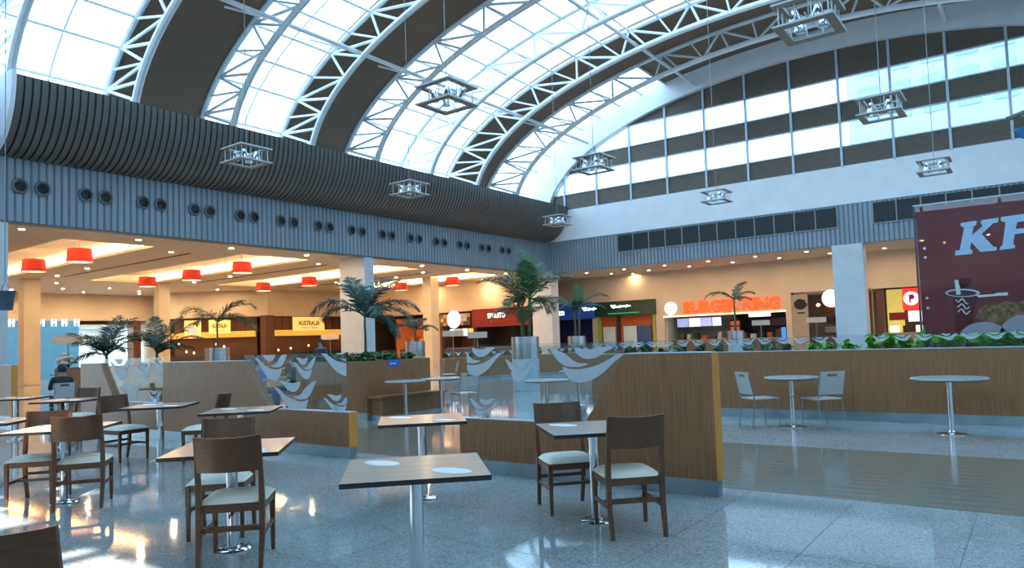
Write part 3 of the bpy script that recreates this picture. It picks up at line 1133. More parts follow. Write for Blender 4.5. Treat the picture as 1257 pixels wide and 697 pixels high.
MB().lathe([(0.0, 0.08), (0.55, 0.07), (0.62, 0.0), (0.55, -0.07), (0.0, -0.08)], 28, close=False).build('disc', flat('lilac_lit_disc', (0.75, 0.70, 0.88), 0.4, 0.4, (0.80, 0.72, 1.0)), g_).rotation_euler = (PI / 2, 0, 0)
MB().box((-0.03, 0.05, 0), (0.03, 0.4, 0.04)).build('bracket', cable_m, g_)
tag(g_, 'round lilac-white disc sign on the brown mosaic shop', 'sign')
# dark restaurant with an orange glow
r, x0, x1 = shop_box('grill_shop', 486, 522, 37.0, 3.3, flat('orange_wall', (0.55, 0.14, 0.03), 0.6, 0.06, (0.9, 0.25, 0.05)), 'orange-lit grill beside the cream column')
for k in range(3):
    MB().lathe([(0.28, 1.1), (0.34, 1.5), (0.32, 1.9), (0.1, 2.05), (0.0, 2.06)], 14, (x0 + 0.9 + k * 0.85, 38.0, 0), close=False).wbuild('clay_jar', flat('clay', (0.6, 0.22, 0.06), 0.7), r, smooth=True)
r, x0, x1 = shop_box('bar_shop', 459, 485, 37.0, 3.3, dark_int, 'dark bar front right behind the slim pale column')
for k in range(2):
    for j in range(6):
        MB().lathe([(0.05, 0), (0.05, 0.2), (0.02, 0.27), (0.02, 0.34)], 8, (x0 + 0.5 + j * 0.32, 38.85, 1.5 + 0.55 * k)).wbuild('bottle', flat('bottle_%d' % (j % 3), ((0.3, 0.1, 0.02), (0.05, 0.2, 0.05), (0.4, 0.25, 0.05))[j % 3], 0.15), r)
    MB().box((x0 + 0.3, 38.7, 1.46 + 0.55 * k), (x1 - 0.3, 39.0, 1.49 + 0.55 * k)).wbuild('shelf', brown_int, r)

# ------------------------------------------------------------------ north wing: soffit, back wall and shops
NY = 42.0
ceiln = struct(MB().box((XL - 0.5, YR + 0.3, FZ), (XE + 2, NY + 4.6, FZ + 0.12)).build('ceiling_north', soffit))
for k in range(11):
    downlight(-22.5 + 2.6 * k, 38.4, FZ, 'small warm downlight in the orange-lit ceiling strip in front of the shops', 'downlights over the shop walk')
for k in range(11):
    downlight(-21.8 + 2.6 * k, 40.3, FZ, 'small warm downlight in the orange-lit ceiling strip in front of the shops', 'downlights over the shop walk')
downlight(-21.0, 41.7, FZ, 'warm downlight washing the cream wall beside the green shop sign', 'wall-washing downlight')


def nx(px):
    return on(px, 390, 1, NY).x


XF0, XF1, XG0, XG1 = nx(674), nx(727), nx(733), nx(805)
XB0, XB1, XD0, XD1, XR0, XR1 = nx(815), nx(965), nx(972), -7.2, nx(1072), 1.2
prev = XF0 - 0.6
for a, b, zt in ((XF0, XF1, 2.9), (XG0, XG1, 2.9), (XB0, XB1, 2.62), (XD0, XD1, 3.62), (XR0, XR1, 3.55)):
    struct(MB().box((prev, NY, 0), (a, NY + 0.25, FZ)).build('wall_north_pier', cream))
    struct(MB().box((a, NY, zt), (b, NY + 0.25, FZ)).build('wall_north_lintel', cream))
    prev = b
struct(MB().box((prev, NY, 0), (XE + 2, NY + 0.25, FZ)).build('wall_north_pier', cream))
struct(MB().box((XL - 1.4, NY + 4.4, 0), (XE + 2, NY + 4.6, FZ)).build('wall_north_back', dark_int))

# blue fish shop
navy = flat('navy_sign', (0.020, 0.045, 0.16), 0.4, 0.15, (0.02, 0.06, 0.3))
r = empty('fish_shop', ((XF0 + XF1) / 2, NY, 0))
MB().box((XF0, NY + 0.9, 0), (XF1, NY + 1.0, 2.9)).wbuild('back_wall', flat('navy_wall', (0.03, 0.04, 0.12)), r)
MB().box((XF0 + 0.1, NY + 0.15, 0), (XF1 - 0.1, NY + 0.6, 1.1)).wbuild('counter', brown_int, r)
tag(r, 'navy blue fish shop beside the corner column', 'shop')
sgn = empty('fish_shop_sign', (XF0, NY - 0.1, 2.9))
MB().box((XF0, NY - 0.12, 2.75), (XF1 + 0.2, NY - 0.01, 3.85)).wbuild('panel', navy, sgn)
text('lettering', 'Fish Place', letter_w, (nx(664), NY - 0.125, 3.08), (1, 0, 0), (0, 0, 1), width=nx(694) - nx(664), height=0.42, ext=0.02, off=0.01, parent=sgn)
tag(sgn, 'navy shop sign with white Fish Place lettering', 'sign')
# green-signed shop with orange shutters
dgreen = flat('dark_green_sign', (0.010, 0.045, 0.035), 0.35)
r = empty('shuttered_shop', ((XG0 + XG1) / 2, NY, 0))
orange_w = flat('orange_panel', (0.60, 0.105, 0.018), 0.5)
MB().box((XG0, NY + 0.3, 0), (XG1, NY + 0.4, 2.9)).wbuild('front_panel', orange_w, r)
for a, b, m_ in ((738, 753, pale_room), (763, 779, pale_room), (779, 797, flat('blue_screen_panel', (0.05, 0.10, 0.25), 0.2))):
    MB().box((nx(a), NY + 0.2, 0.6), (nx(b), NY + 0.3, 2.15)).wbuild('shutter', m_, r)
MB().box((nx(755), NY + 0.15, 0), (nx(759), NY + 0.3, 2.9)).wbuild('divider', dark_int, r)
for x in (nx(735), nx(803)):
    MB().box((x - 0.08, NY - 0.05, 0), (x + 0.08, NY + 0.25, 2.9)).wbuild('door_post', flat('lime_post', (0.35, 0.42, 0.06)), r)
tag(r, 'orange shop front with pale and blue shutters beside the burger shop', 'shop')
sgn = empty('green_shop_sign', (XG0, NY - 0.1, 2.9))
MB().box((XG0 - 0.1, NY - 0.14, 2.85), (XG1 + 0.05, NY - 0.01, 3.8)).wbuild('panel', dgreen, sgn)
MB().box((nx(748), NY - 0.16, 2.98), (nx(786), NY - 0.14, 3.03)).wbuild('green_stripe', flat('green_stripe', (0.03, 0.35, 0.15), 0.4, 0.4), sgn)


def scrawl(px0, px1, zc, amp, nm):
    xa, xb = nx(px0), nx(px1)
    b = MB()
    n = 26
    pts = [(xa + (xb - xa) * k / n, NY - 0.155, zc + amp * math.sin(k * 1.9) * (0.6 + 0.4 * math.sin(k * 0.7)) + 0.05 * k / n) for k in range(n + 1)]
    b.tube(pts, 0.028, 5)
    b.tube([(xa - 0.1, NY - 0.155, zc + amp * 1.2), (xa + 0.25, NY - 0.155, zc + amp * 1.2)], 0.035, 5)
    b.wbuild('lettering', letter_w, sgn)


scrawl(718, 734, 3.36, 0.11, 'a')
scrawl(753, 776, 3.42, 0.10, 'b')
tag(sgn, 'dark green shop sign with small white handwritten lettering', 'sign')

# burger shop
r = empty('burger_shop', ((XB0 + XB1) / 2, NY, 0))
cream2 = flat('pale_tile_wall', (0.62, 0.58, 0.48), 0.35)
MB().box((XB0, NY + 3.4, 0), (XB1, NY + 3.5, 2.62)).wbuild('back_wall', dark_int, r)
MB().box((XB0, NY + 3.3, 0), (nx(880), NY + 3.4, 2.62)).wbuild('tiled_wall', cream2, r)
MB().box((XB0, NY + 0.25, 0), (XB0 + 0.12, NY + 3.4, 2.62)).wbuild('side_wall', cream2, r)
MB().box((XB1 - 0.12, NY + 0.25, 0), (XB1, NY + 3.4, 2.62)).wbuild('side_wall', dark_int, r)
MB().box((XB0, NY + 0.02, 2.62), (XB1, NY + 3.4, 2.70)).wbuild('ceiling_panel', cream2, r)
MB().box((XB0 + 0.2, NY + 1.0, 0), (XB1 - 0.2, NY + 1.6, 1.08)).wbuild('counter', flat('counter_front', (0.22, 0.10, 0.06)), r)
MB().box((XB0 + 0.15, NY + 0.95, 1.08), (XB1 - 0.15, NY + 1.65, 1.13)).wbuild('worktop', steel, r)
MB().box((XB0, NY - 0.06, 2.58), (XB1, NY + 0.02, 2.66)).wbuild('light_trim', flat('lit_trim', (0.9, 0.7, 0.4), 0.5, 0.8, (1.0, 0.72, 0.38)), r)
scr = [flat('screen_%d' % k, c, 0.2, 0.7, c) for k, c in enumerate(((0.20, 0.24, 0.42), (0.62, 0.62, 0.85), (0.28, 0.28, 0.55), (0.45, 0.48, 0.80)))]
for k, (a, b) in enumerate(((823.5, 837), (838, 852), (852.5, 866), (867, 878))):
    o_ = MB().box((nx(a), NY + 0.95, 1.95), (nx(b), NY + 1.0, 2.48)).wbuild('menu_screen', scr[k], r)
    MB().box((nx(a) - 0.02, NY + 0.98, 1.92), (nx(b) + 0.02, NY + 1.03, 2.51)).wbuild('bezel', ink, o_)
MB().box((nx(880), NY + 2.2, 0), (nx(893), NY + 2.9, 2.3)).wbuild('drink_cabinet', flat('red_cabinet', (0.22, 0.05, 0.03), 0.3), r)
for k in range(4):
    MB().box((nx(881), NY + 2.15, 0.9 + 0.35 * k), (nx(892), NY + 2.2, 1.15 + 0.35 * k)).wbuild('cabinet_shelf', flat('red_shelf_glow', (0.5, 0.12, 0.06), 0.4, 0.3), r)
MB().box((nx(915), NY + 0.6, 2.38), (nx(942), NY + 0.65, 2.58)).wbuild('strip_sign', flat('lilac_strip', (0.8, 0.75, 0.95), 0.4, 0.9), r)
MB().box((nx(929), NY + 2.8, 1.85), (nx(958), NY + 2.85, 2.3)).wbuild('poster', flat('dark_red_poster', (0.16, 0.05, 0.06), 0.4), r)
MB().box((nx(956), NY + 0.4, 1.0), (nx(971) - 0.1, NY + 0.6, 1.7)).wbuild('display', flat('blue_display', (0.02, 0.08, 0.25), 0.2, 0.5, (0.05, 0.25, 0.9)), r)
for k in range(14):
    x = XB0 + 0.5 + k * 0.5
    MB().box((x, NY + 1.15, 1.13), (x + random.uniform(0.15, 0.35), NY + 1.4, 1.13 + random.uniform(0.15, 0.5))).wbuild('counter_item', (brown_int, cream2, dark_int, orange_w)[k % 4], r)
tag(r, 'open burger shop with menu screens over a long counter', 'shop')
bkl = flat('orange_lit_letter', (0.85, 0.08, 0.01), 0.4, 0.62, (1.0, 0.085, 0.010))
sgn = empty('burger_sign', (nx(840), NY - 0.05, 2.78))
text('lettering', 'BURGER KING', bkl, (nx(840.5), NY - 0.02, 2.78), (1, 0, 0), (0, 0, 1), width=nx(959) - nx(840.5), height=0.74, ext=0.10, off=0.03, parent=sgn)
MB().box((nx(841), NY - 0.03, 3.1), (nx(958), NY, 3.16)).wbuild('mounting_rail', cream, sgn)
tag(sgn, 'large orange-red illuminated BURGER KING letters on the cream wall', 'sign')
c = on(823, 378.5, 1, NY - 0.1)
rd = empty('burger_logo', (c.x, NY - 0.005, c.z))
o_ = MB().lathe([(0.36, 0.0), (0.40, 0.02), (0.40, 0.1), (0.36, 0.12), (0.0, 0.12)], 28, close=False).build('disc', flat('white_lit_disc', (0.9, 0.86, 0.82), 0.4, 0.45, (1, 0.93, 0.88)), rd)
o_.rotation_euler = (PI / 2, 0, 0)
text('lettering', 'BURGER', bkl, (c.x - 0.23, NY - 0.122, c.z + 0.02), (1, 0, 0), (0, 0, 1), width=0.46, height=0.14, ext=0.004, off=0.02, parent=rd)
text('lettering', 'KING', bkl, (c.x - 0.19, NY - 0.122, c.z - 0.17), (1, 0, 0), (0, 0, 1), width=0.38, height=0.15, ext=0.004, off=0.02, parent=rd)
for s_ in (-1, 1):
    MB().prism([(0.30 * math.cos(a * PI / 8), s_ * (0.19 + 0.09 * math.sin(a * PI / 8))) for a in range(9)][::s_], (c.x, NY - 0.122, c.z + 0.02), (1, 0, 0), (0, 0, 1), 0.003).wbuild('bun', flat('bun_print', (0.9, 0.45, 0.25), 0.5, 0.4, (1, 0.6, 0.4)), rd)
tag(rd, 'round white illuminated logo disc beside the burger shop letters', 'sign')

# cafe with a round white globe sign
r = empty('cafe', ((XD0 + XD1) / 2, NY, 0))
warm_room = flat('warm_room_wall', (0.42, 0.27, 0.16), 0.6)
MB().box((XD0, NY + 3.4, 0), (XD1, NY + 3.5, 3.62)).wbuild('back_wall', warm_room, r)
MB().box((XD0, NY + 0.05, 0), (nx(992), NY + 0.15, 3.5)).wbuild('logo_wall', flat('taupe_panel', (0.42, 0.31, 0.22), 0.6), r)
MB().box((XD0 + 0.1, NY + 3.3, 3.5), (XD1, NY + 0.2, 3.62)).wbuild('ceiling_panel', flat('cafe_ceiling', (0.5, 0.42, 0.34)), r)
MB().box((nx(993), NY + 0.8, 0), (XD1, NY + 1.4, 1.1)).wbuild('counter', brown_int, r)
for k in range(3):
    for j in range(3):
        MB().box((nx(995) + j * 0.75, NY + 3.1, 1.3 + 0.6 * k), (nx(995) + j * 0.75 + 0.6, NY + 3.3, 1.65 + 0.6 * k)).wbuild('shelf_item', (cream2, brown_int, orange_w)[(k + j) % 3], r)
for k in range(4):
    MB().lathe([(0, -0.1), (0.1, -0.05), (0.12, 0.0), (0.05, 0.09), (0, 0.1)], 10, (nx(997) + k * 0.7, NY + 1.5, 2.9), close=False).wbuild('hanging_bulb', lamp_glow, r)
MB().prism([(0.34 * math.cos(a * PI / 8) + 0.05 * math.cos(a * 3), 0.3 * math.sin(a * PI / 8)) for a in range(16)], (nx(983), NY + 0.04, 2.95), (1, 0, 0), (0, 0, 1), 0.02).wbuild('logo_print', ink, r)
MB().box((nx(979), NY + 0.03, 2.42), (nx(988), NY + 0.05, 2.5)).wbuild('logo_line', ink, r)
tag(r, 'warm-lit cafe with taupe logo wall beside the wide pale column', 'cafe')
c = on(1020.5, 366, 1, NY - 0.5)
gl_ = empty('globe_sign', (c.x, NY - 0.5, c.z))
MB().lathe([(0.0, 0.09), (0.42, 0.08), (0.49, 0.0), (0.42, -0.08), (0.0, -0.09)], 28, close=False).build('disc', lit_white, gl_).rotation_euler = (PI / 2, 0, 0)
MB().box((-0.04, 0.0, 0.3), (0.25, 0.5, 0.5)).build('bracket', ink, gl_)
tag(gl_, 'round white disc sign partly behind the wide pale column', 'sign')

# yellow and red shop right of the wide column
r = empty('snack_kiosk', ((XR0 + XR1) / 2, NY, 0))
yel = flat('yellow_wall', (0.62, 0.50, 0.10), 0.5, 0.25, (0.8, 0.65, 0.15))
MB().box((XR0, NY + 2.4, 0), (XR1, NY + 2.5, 3.55)).wbuild('back_wall', brown_int, r)
MB().box((nx(1086), NY + 0.9, 0.2), (nx(1107), NY + 1.0, 3.5)).wbuild('yellow_wall', yel, r)
MB().box((nx(1077), NY + 0.1, 0), (nx(1085), NY + 0.4, 3.5)).wbuild('dark_pillar', brown_int, r)
MB().box((nx(1108), NY + 0.3, 2.35), (nx(1131), NY + 0.4, 3.5)).wbuild('red_light_box', flat('red_lit_box', (0.6, 0.04, 0.02), 0.4, 0.4, (0.85, 0.03, 0.01)), r)
ob = MB().lathe([(0.0, 0.02), (0.36, 0.02), (0.36, 0.0)], 24, close=False).wbuild('round_logo', flat('pink_lit_disc', (0.9, 0.6, 0.65), 0.4, 0.6, (1.0, 0.55, 0.62)), r)
ob.location = Vector((nx(1119), NY + 0.28, 2.95)) - Vector(r.location); ob.rotation_euler = (PI / 2, 0, 0)
MB().prism([(-0.09, -0.22), (-0.02, -0.22), (-0.02, -0.05), (0.1, -0.05), (0.17, 0.08), (0.1, 0.2), (-0.09, 0.2)], (nx(1119), NY + 0.25, 2.95), (1, 0, 0), (0, 0, 1), 0.02).wbuild('logo_letter', red_s, r)
MB().box((nx(1090), NY + 0.4, 1.85), (nx(1113), NY + 0.5, 2.25)).wbuild('red_board', red_s, r)
MB().box((nx(1114), NY + 0.35, 1.75), (nx(1131), NY + 0.45, 2.3)).wbuild('lilac_board', lit_white, r)
MB().box((nx(1086), NY + 0.3, 0), (nx(1131), NY + 0.8, 1.2)).wbuild('counter', flat('tan_counter', (0.4, 0.25, 0.16)), r)
for k in range(3):
    MB().box((nx(1090) + k * 0.6, NY + 0.5, 1.2), (nx(1090) + k * 0.6 + 0.4, NY + 0.7, 1.55)).wbuild('till', dark_int if k % 2 else lit_white, r)
tag(r, 'yellow and red snack kiosk with a glowing pink round logo, beside the red advert', 'shop')

# added unseen block, keeps the sun off most of the roof
tw = struct(empty('sun_blocker_outside', (19, 31, 0)))
MB().box((15, 4.55, 0), (23, 60, 66)).wbuild('blocker_wall', flat('blocker_render', (0.5, 0.5, 0.5), 0.8), tw)
# pale block seen through the upper gable windows
pb = empty('apartment_block', (-4, 75, 0))
MB().box((-14, 75, 0), (6, 90, 30)).wbuild('block_wall', flat('pale_block', (0.55, 0.60, 0.66), 0.8), pb)
for k in range(7):
    for j in range(4):
        MB().box((-13 + k * 2.7, 74.9, 21 + j * 2.3), (-11.3 + k * 2.7, 74.98, 22.2 + j * 2.3)).wbuild('block_window', flat('block_glass', (0.38, 0.46, 0.56), 0.3), pb)
tag(pb, 'pale apartment block outside, seen through the upper gable windows', 'building')

# ------------------------------------------------------------------ hanging light fixtures
def make_fixture():
    r = empty('hanging_light', (0, 0, 7.1))
    h, w, gap = 0.52, 0.17, 0.36
    for z, nm in ((gap / 2, 'upper_frame'), (-gap / 2 - 0.04, 'lower_frame')):
        b = MB()
        for x0, y0, x1, y1 in ((-h, -h, h, -h + w), (-h, h - w, h, h), (-h, -h + w, -h + w, h - w), (h - w, -h + w, h, h - w)):
            b.cur = 0
            b.box((x0, y0, z), (x1, y1, z + 0.035))
        # timber underside
        b.cur = 1
        for x0, y0, x1, y1 in ((-h + .01, -h + .01, h - .01, -h + w - .01), (-h + .01, h - w + .01, h - .01, h - .01), (-h + .01, -h + w, -h + w - .01, h - w), (h - w + .01, -h + w, h - .01, h - w)):
            b.box((x0, y0, z - 0.006), (x1, y1, z))
        b.build(nm, [fix_m, fix_wood], r)
    for sx_ in (-1, 1):
        for sy_ in (-1, 1):
            for d in ((0.42, 0.42), (0.42, 0.14), (0.14, 0.42)):
                MB().tube([(sx_ * d[0], sy_ * d[1], -gap / 2), (sx_ * d[0], sy_ * d[1], gap / 2)], 0.013, 6).build('spacer', fix_m, r)
            MB().lathe([(0.04, 0.13), (0.06, 0.10), (0.10, -0.06), (0.11, -0.13), (0.10, -0.13), (0.05, 0.05)], 14, (sx_ * 0.2, sy_ * 0.2, 0.0), close=False).build('lamp_reflector', fix_lamp, r, smooth=True)
    MB().tube([(-0.30, 0, 0), (0.30, 0, 0)], 0.02, 6).build('cross_bar', fix_m, r)
    MB().tube([(0, -0.30, 0), (0, 0.30, 0)], 0.02, 6).build('cross_bar', fix_m, r)
    return r


FXT = [(-18.35, 12.1), (-18.25, 18.7), (-18.3, 28.7), (-10.65, 12.2), (-11.4, 20.2), (-3.07, 13.5), (-3.0, 20.3), (-2.75, 29.2), (-10.5, 28.7)]
FLAB = ['square two-tier hanging light nearest the slatted cove, closest to its white end', 'square two-tier hanging light halfway along the slatted cove',
        'square two-tier hanging light before the slatted cove corner by the gable', 'square two-tier hanging light silhouetted under the double skylight bay',
        'square two-tier hanging light before the springing of the white gable arch', 'square two-tier hanging light crossing the last trusses near the crown',
        'square two-tier hanging light in front of the lower gable windows', 'square two-tier hanging light above the red advert, against the white band',
        'square two-tier hanging light against the white band above the louvre panels']
fx0 = make_fixture()
for k, (x, y) in enumerate(FXT):
    o = fx0 if k == 0 else copy_tree(fx0)
    place(o, (x, y, 7.1), 0, FLAB[k], 'hanging lights over the hall')
    o['category'] = 'hanging light'
for k, (x, y) in enumerate(FXT):
    o = [q for q in bpy.data.objects if q.name.startswith('hanging_light') and abs(q.location.x - x) < 0.01 and abs(q.location.y - y) < 0.01][0]
    u = (x - VX) / OA
    zt = VZ + OB * math.sqrt(1 - u * u)
    MB().tube([(0.0, 0.0, 0.0), (0, 0, zt - 7.1 + 0.1)], 0.011, 5).build('cable', cable_m, o)


# ------------------------------------------------------------------ birds on glass
PX0, PY0, PS = 281.5, 194.0, 1 / 320.0
BODY = [(118, 118), (150, 122), (190, 165), (240, 205), (300, 228), (352, 228), (385, 212), (376, 262), (345, 325), (300, 336), (250, 308), (205, 255), (160, 178)]
WING = [(272, 188), (315, 180), (345, 150), (375, 105), (445, 52), (430, 105), (405, 165), (370, 205), (320, 212), (290, 203)]
HEAD = [(160, 62), (210, 58), (250, 74), (285, 72), (326, 60), (322, 100), (295, 142), (262, 150), (225, 132), (195, 95)]


def bird_polys(flip=False):
    out = []
    for P in (BODY, WING, HEAD):
        q = [((x - PX0) * PS * (-1 if flip else 1), -(y - PY0) * PS) for x, y in P]
        out.append(smooth_closed(q, 4))
    return out


def bird(parent, x, z, y, size, flip=False, clip=None):
    b = MB()
    for P in bird_polys(flip):
        sx_, sz_ = size if isinstance(size, tuple) else (size, size)
        pts = [(x + u * sx_, z + v * sz_) for u, v in P]
        if clip:
            x0, x1, z0, z1 = clip
            pts = clip_poly(pts, x0, x1, z0, z1)
            if len(pts) < 3:
                continue
        b.prism(pts, (0, y, 0), (1, 0, 0), (0, 0, 1), 0.0015)
    if b.v:
        b.wbuild('bird_decal', frost, parent)


def clip_poly(p, x0, x1, z0, z1):
    for ax, val, keep in ((0, x0, 1), (0, x1, -1), (1, z0, 1), (1, z1, -1)):
        q = []
        for i in range(len(p)):
            a, b = p[i], p[(i + 1) % len(p)]
            ia, ib = (a[ax] - val) * keep >= 0, (b[ax] - val) * keep >= 0
            if ia:
                q.append(a)
            if ia != ib:
                t = (val - a[ax]) / (b[ax] - a[ax])
                q.append((a[0] + (b[0] - a[0]) * t, a[1] + (b[1] - a[1]) * t))
        p = q
        if len(p) < 3:
            return []
    return p


# ------------------------------------------------------------------ slanted wood and glass partitions
PY_ = 6.36
TH = 0.14


def partition(x_hi, x_sh, x_sl, x_lo, lab, birds=(), ztop=1.30, zlow=0.60, gx=None, gtop=1.385):
    """x_hi..x_sh full height, slanted to x_sl, low on to x_lo; glass above the low part"""
    sgn = 1 if x_lo > x_hi else -1
    r = empty('partition', ((x_hi + x_lo) / 2, PY_, 0))
    poly = [(x_hi, 0.15), (x_lo, 0.15), (x_lo, zlow), (x_sl, zlow), (x_sh, ztop), (x_hi, ztop)]
    if sgn < 0:
        poly = poly[::-1]
    MB().prism(poly, (0, PY_ + TH / 2, 0), (1, 0, 0), (0, 0, 1), TH).wbuild('wood_panel', panelwood, r)
    MB().box((min(x_hi, x_lo) + 0.004, PY_ - TH / 2 + 0.012, 0), (max(x_hi, x_lo) - 0.004, PY_ + TH / 2 - 0.012, 0.15)).wbuild('kick_plate', kick, r)
    for x in (x_hi, x_lo):
        zt = ztop if x == x_hi else zlow
        o = 1 if x == max(x_hi, x_lo) else -1
        MB().box((min(x, x + o * 0.012), PY_ - TH / 2, 0.15), (max(x, x + o * 0.012), PY_ + TH / 2, zt)).wbuild('edge_strip', edgewood, r)
    MB().box((min(x_hi, x_sh), PY_ - TH / 2, ztop), (max(x_hi, x_sh), PY_ + TH / 2, ztop + 0.008)).wbuild('top_cap', alu, r)
    MB().box((min(x_sl, x_lo), PY_ - TH / 2, zlow), (max(x_sl, x_lo), PY_ + TH / 2, zlow + 0.008)).wbuild('top_cap', alu, r)
    ge = x_lo - sgn * 0.1 if gx is None else gx
    sl = (x_sl - x_sh)
    xg = x_sh - sl * (gtop - ztop) / (ztop - zlow)
    gp = [(x_sl + sgn * 0.005, zlow + 0.01), (ge, zlow + 0.01), (ge, gtop), (xg, gtop)]
    if sgn < 0:
        gp = gp[::-1]
    g = MB().prism(gp, (0, PY_ + 0.006, 0), (1, 0, 0), (0, 0, 1), 0.012).wbuild('glass_pane', clear, r)
    for bx, bz, size, flip in birds:
        bird(g, bx, bz, PY_ - 0.0065, size, flip, (min(ge, xg), max(ge, xg), zlow + 0.015, gtop - 0.005))
    for px in (ge - sgn * 0.25, x_sl + sgn * 0.3):
        MB().box((px - 0.03, PY_ - 0.02, zlow), (px + 0.03, PY_ + 0.02, zlow + 0.06)).wbuild('glass_clamp', steel, r)
    tag(r, lab, 'partition')
    return r


def bp(px0, py0, px1, py1, flip=False):
    """bird covering the pixel box on the partition glass"""
    a, b = on(px0, py1, 1, PY_), on(px1, py0, 1, PY_)
    return ((a.x + b.x) / 2, (a.z + b.z) / 2, ((b.x - a.x) / 1.03, (b.z - a.z) / 0.89), flip)


partition(-2.42, -3.30, -3.78, -5.44, 'slanted walnut partition with one big frosted bird, its tall end with an orange edge',
          [bp(676, 424, 766, 469, True), bp(562, 425, 616, 461, True), bp(622, 440, 655, 468, True), bp(578, 489, 612, 512, True)], gx=-5.36, gtop=1.43)  # lowest bird is a reflection in the glass, drawn as a decal
partition(-12.05, -9.71, -9.08, -7.35, 'slanted walnut partition with five frosted birds, beside the planter with greenery',
          [bp(314, 430, 354, 467), bp(361, 438, 388, 465), bp(338, 467, 388, 506), bp(393, 420, 450, 461), bp(398, 484, 432, 507)], gx=-7.45)
partition(-15.17, -14.35, -13.78, -12.1, 'short slanted walnut partition with small frosted birds, in front of the bush palms',
          [bp(136, 437, 161, 466), bp(168, 443, 186, 465), bp(147, 470, 173, 493), bp(182, 479, 199, 494), bp(188, 436, 206, 456)], gx=-12.16)
partition(-18.7, -21.5, -22.0, -23.6, 'slanted walnut partition beyond the open gap beside the bush palms')

# ------------------------------------------------------------------ long planter wall with a low glass rail
FY = 12.5
FX0, FX1 = -7.3, 6.6
r = empty('planter_wall', ((FX0 + FX1) / 2, FY, 0))
pw = 2.4
k = 0
x = FX0
while x < FX1 - 0.01:
    x2 = min(x + pw, FX1)
    MB().box((x + 0.002, FY, 0.15), (x2 - 0.002, FY + 0.06, 1.13)).wbuild('wood_panel', panelwood, r)
    x = x2
MB().box((FX0, FY + 0.015, 0), (FX1, FY + 0.06, 0.15)).wbuild('kick_plate', kick, r)
MB().box((FX0, FY + 0.62, 0), (FX1, FY + 0.68, 1.13)).wbuild('rear_panel', panelwood, r)
MB().box((FX0, FY + 0.06, 0), (FX0 + 0.06, FY + 0.62, 1.13)).wbuild('end_panel', panelwood, r)
MB().box((FX0 + 0.06, FY + 0.06, 0.9), (FX1, FY + 0.62, 1.04)).wbuild('soil', soil_m, r)
MB().box((FX0, FY - 0.004, 1.13), (FX1, FY + 0.064, 1.145)).wbuild('top_cap', alu, r)
x = FX0
pan = []
while x < FX1 - 0.01:
    x2 = min(x + pw, FX1)
    g = MB().box((x + 0.004, FY + 0.02, 1.145), (x2 - 0.004, FY + 0.03, 1.375)).wbuild('glass_pane', clear, r)
    nb = 8
    for j in range(nb):
        bx = x + (j + 0.5) * (x2 - x) / nb
        bird(g, bx, 1.305, FY + 0.018, (0.25, 0.11), j % 2 == 1)
    x = x2
tag(r, 'long walnut planter wall with low bird-printed glass rail behind the round tables', 'planter wall')

# ------------------------------------------------------------------ leaves
def leaf_clump(name, loc, rad, n, lab, grp, m_, llen=0.16, hgt=0.22):
    b = MB()
    for _ in range(n):
        a, el = random.uniform(0, 2 * PI), random.uniform(0.25, 1.35)
        rr = rad * math.sqrt(random.random()) * 0.7
        base = Vector((rr * math.cos(a * 1.7), rr * math.sin(a * 1.7), random.uniform(0.0, hgt * 0.55)))
        d = Vector((math.cos(a) * math.cos(el), math.sin(a) * math.cos(el), math.sin(el)))
        s_ = d.cross(Vector((0, 0, 1)))
        s_ = s_.normalized() if s_.length > 0.01 else Vector((1, 0, 0))
        Ln = llen * random.uniform(0.7, 1.25)
        w = Ln * 0.30
        mid = base + d * Ln * 0.5 + Vector((0, 0, 0.015))
        tip = base + d * Ln - Vector((0, 0, Ln * 0.22))
        b.q(base, mid - s_ * w, mid + Vector((0, 0, 0.008)))
        b.q(base, mid + Vector((0, 0, 0.008)), mid + s_ * w)
        b.q(mid - s_ * w, tip, mid + Vector((0, 0, 0.008)))
        b.q(mid + Vector((0, 0, 0.008)), tip, mid + s_ * w)
    r = empty(name, loc)
    b.build('foliage', m_, r)
    b2 = MB()
    for _ in range(5):
        a = random.uniform(0, 2 * PI)
        b2.tube([(0, 0, -0.01), (0.4 * rad * math.cos(a), 0.4 * rad * math.sin(a), hgt * 0.5)], 0.006, 4)
    b2.build('stem', leaf_m, r)
    tag(r, lab, 'plant', grp)
    return r


for px in (1072, 1094, 1113, 1139, 1162, 1181, 1207, 1222, 1238, 1254):
    p = on(px, 420, 1, FY + 0.3)
    leaf_clump('leafy_plant', (p.x, FY + 0.3, 1.04), 0.17, 34, 'bright lime-green leafy plant in the planter wall under the red advert', 'bright plants under the advert', leaf_b, 0.22, 0.36)
for px in (1000, 1020, 1046, 966, 944, 921, 886, 862, 838, 815, 795, 775):
    p = on(px, 424, 1, FY + 0.3)
    leaf_clump('leafy_plant', (p.x, FY + 0.3, 1.04), 0.18, 30, 'darker green leafy plant in the planter wall before the burger shop', 'dark plants before the burger shop', leaf_g if px < 1000 else leaf_b, 0.18, 0.26)


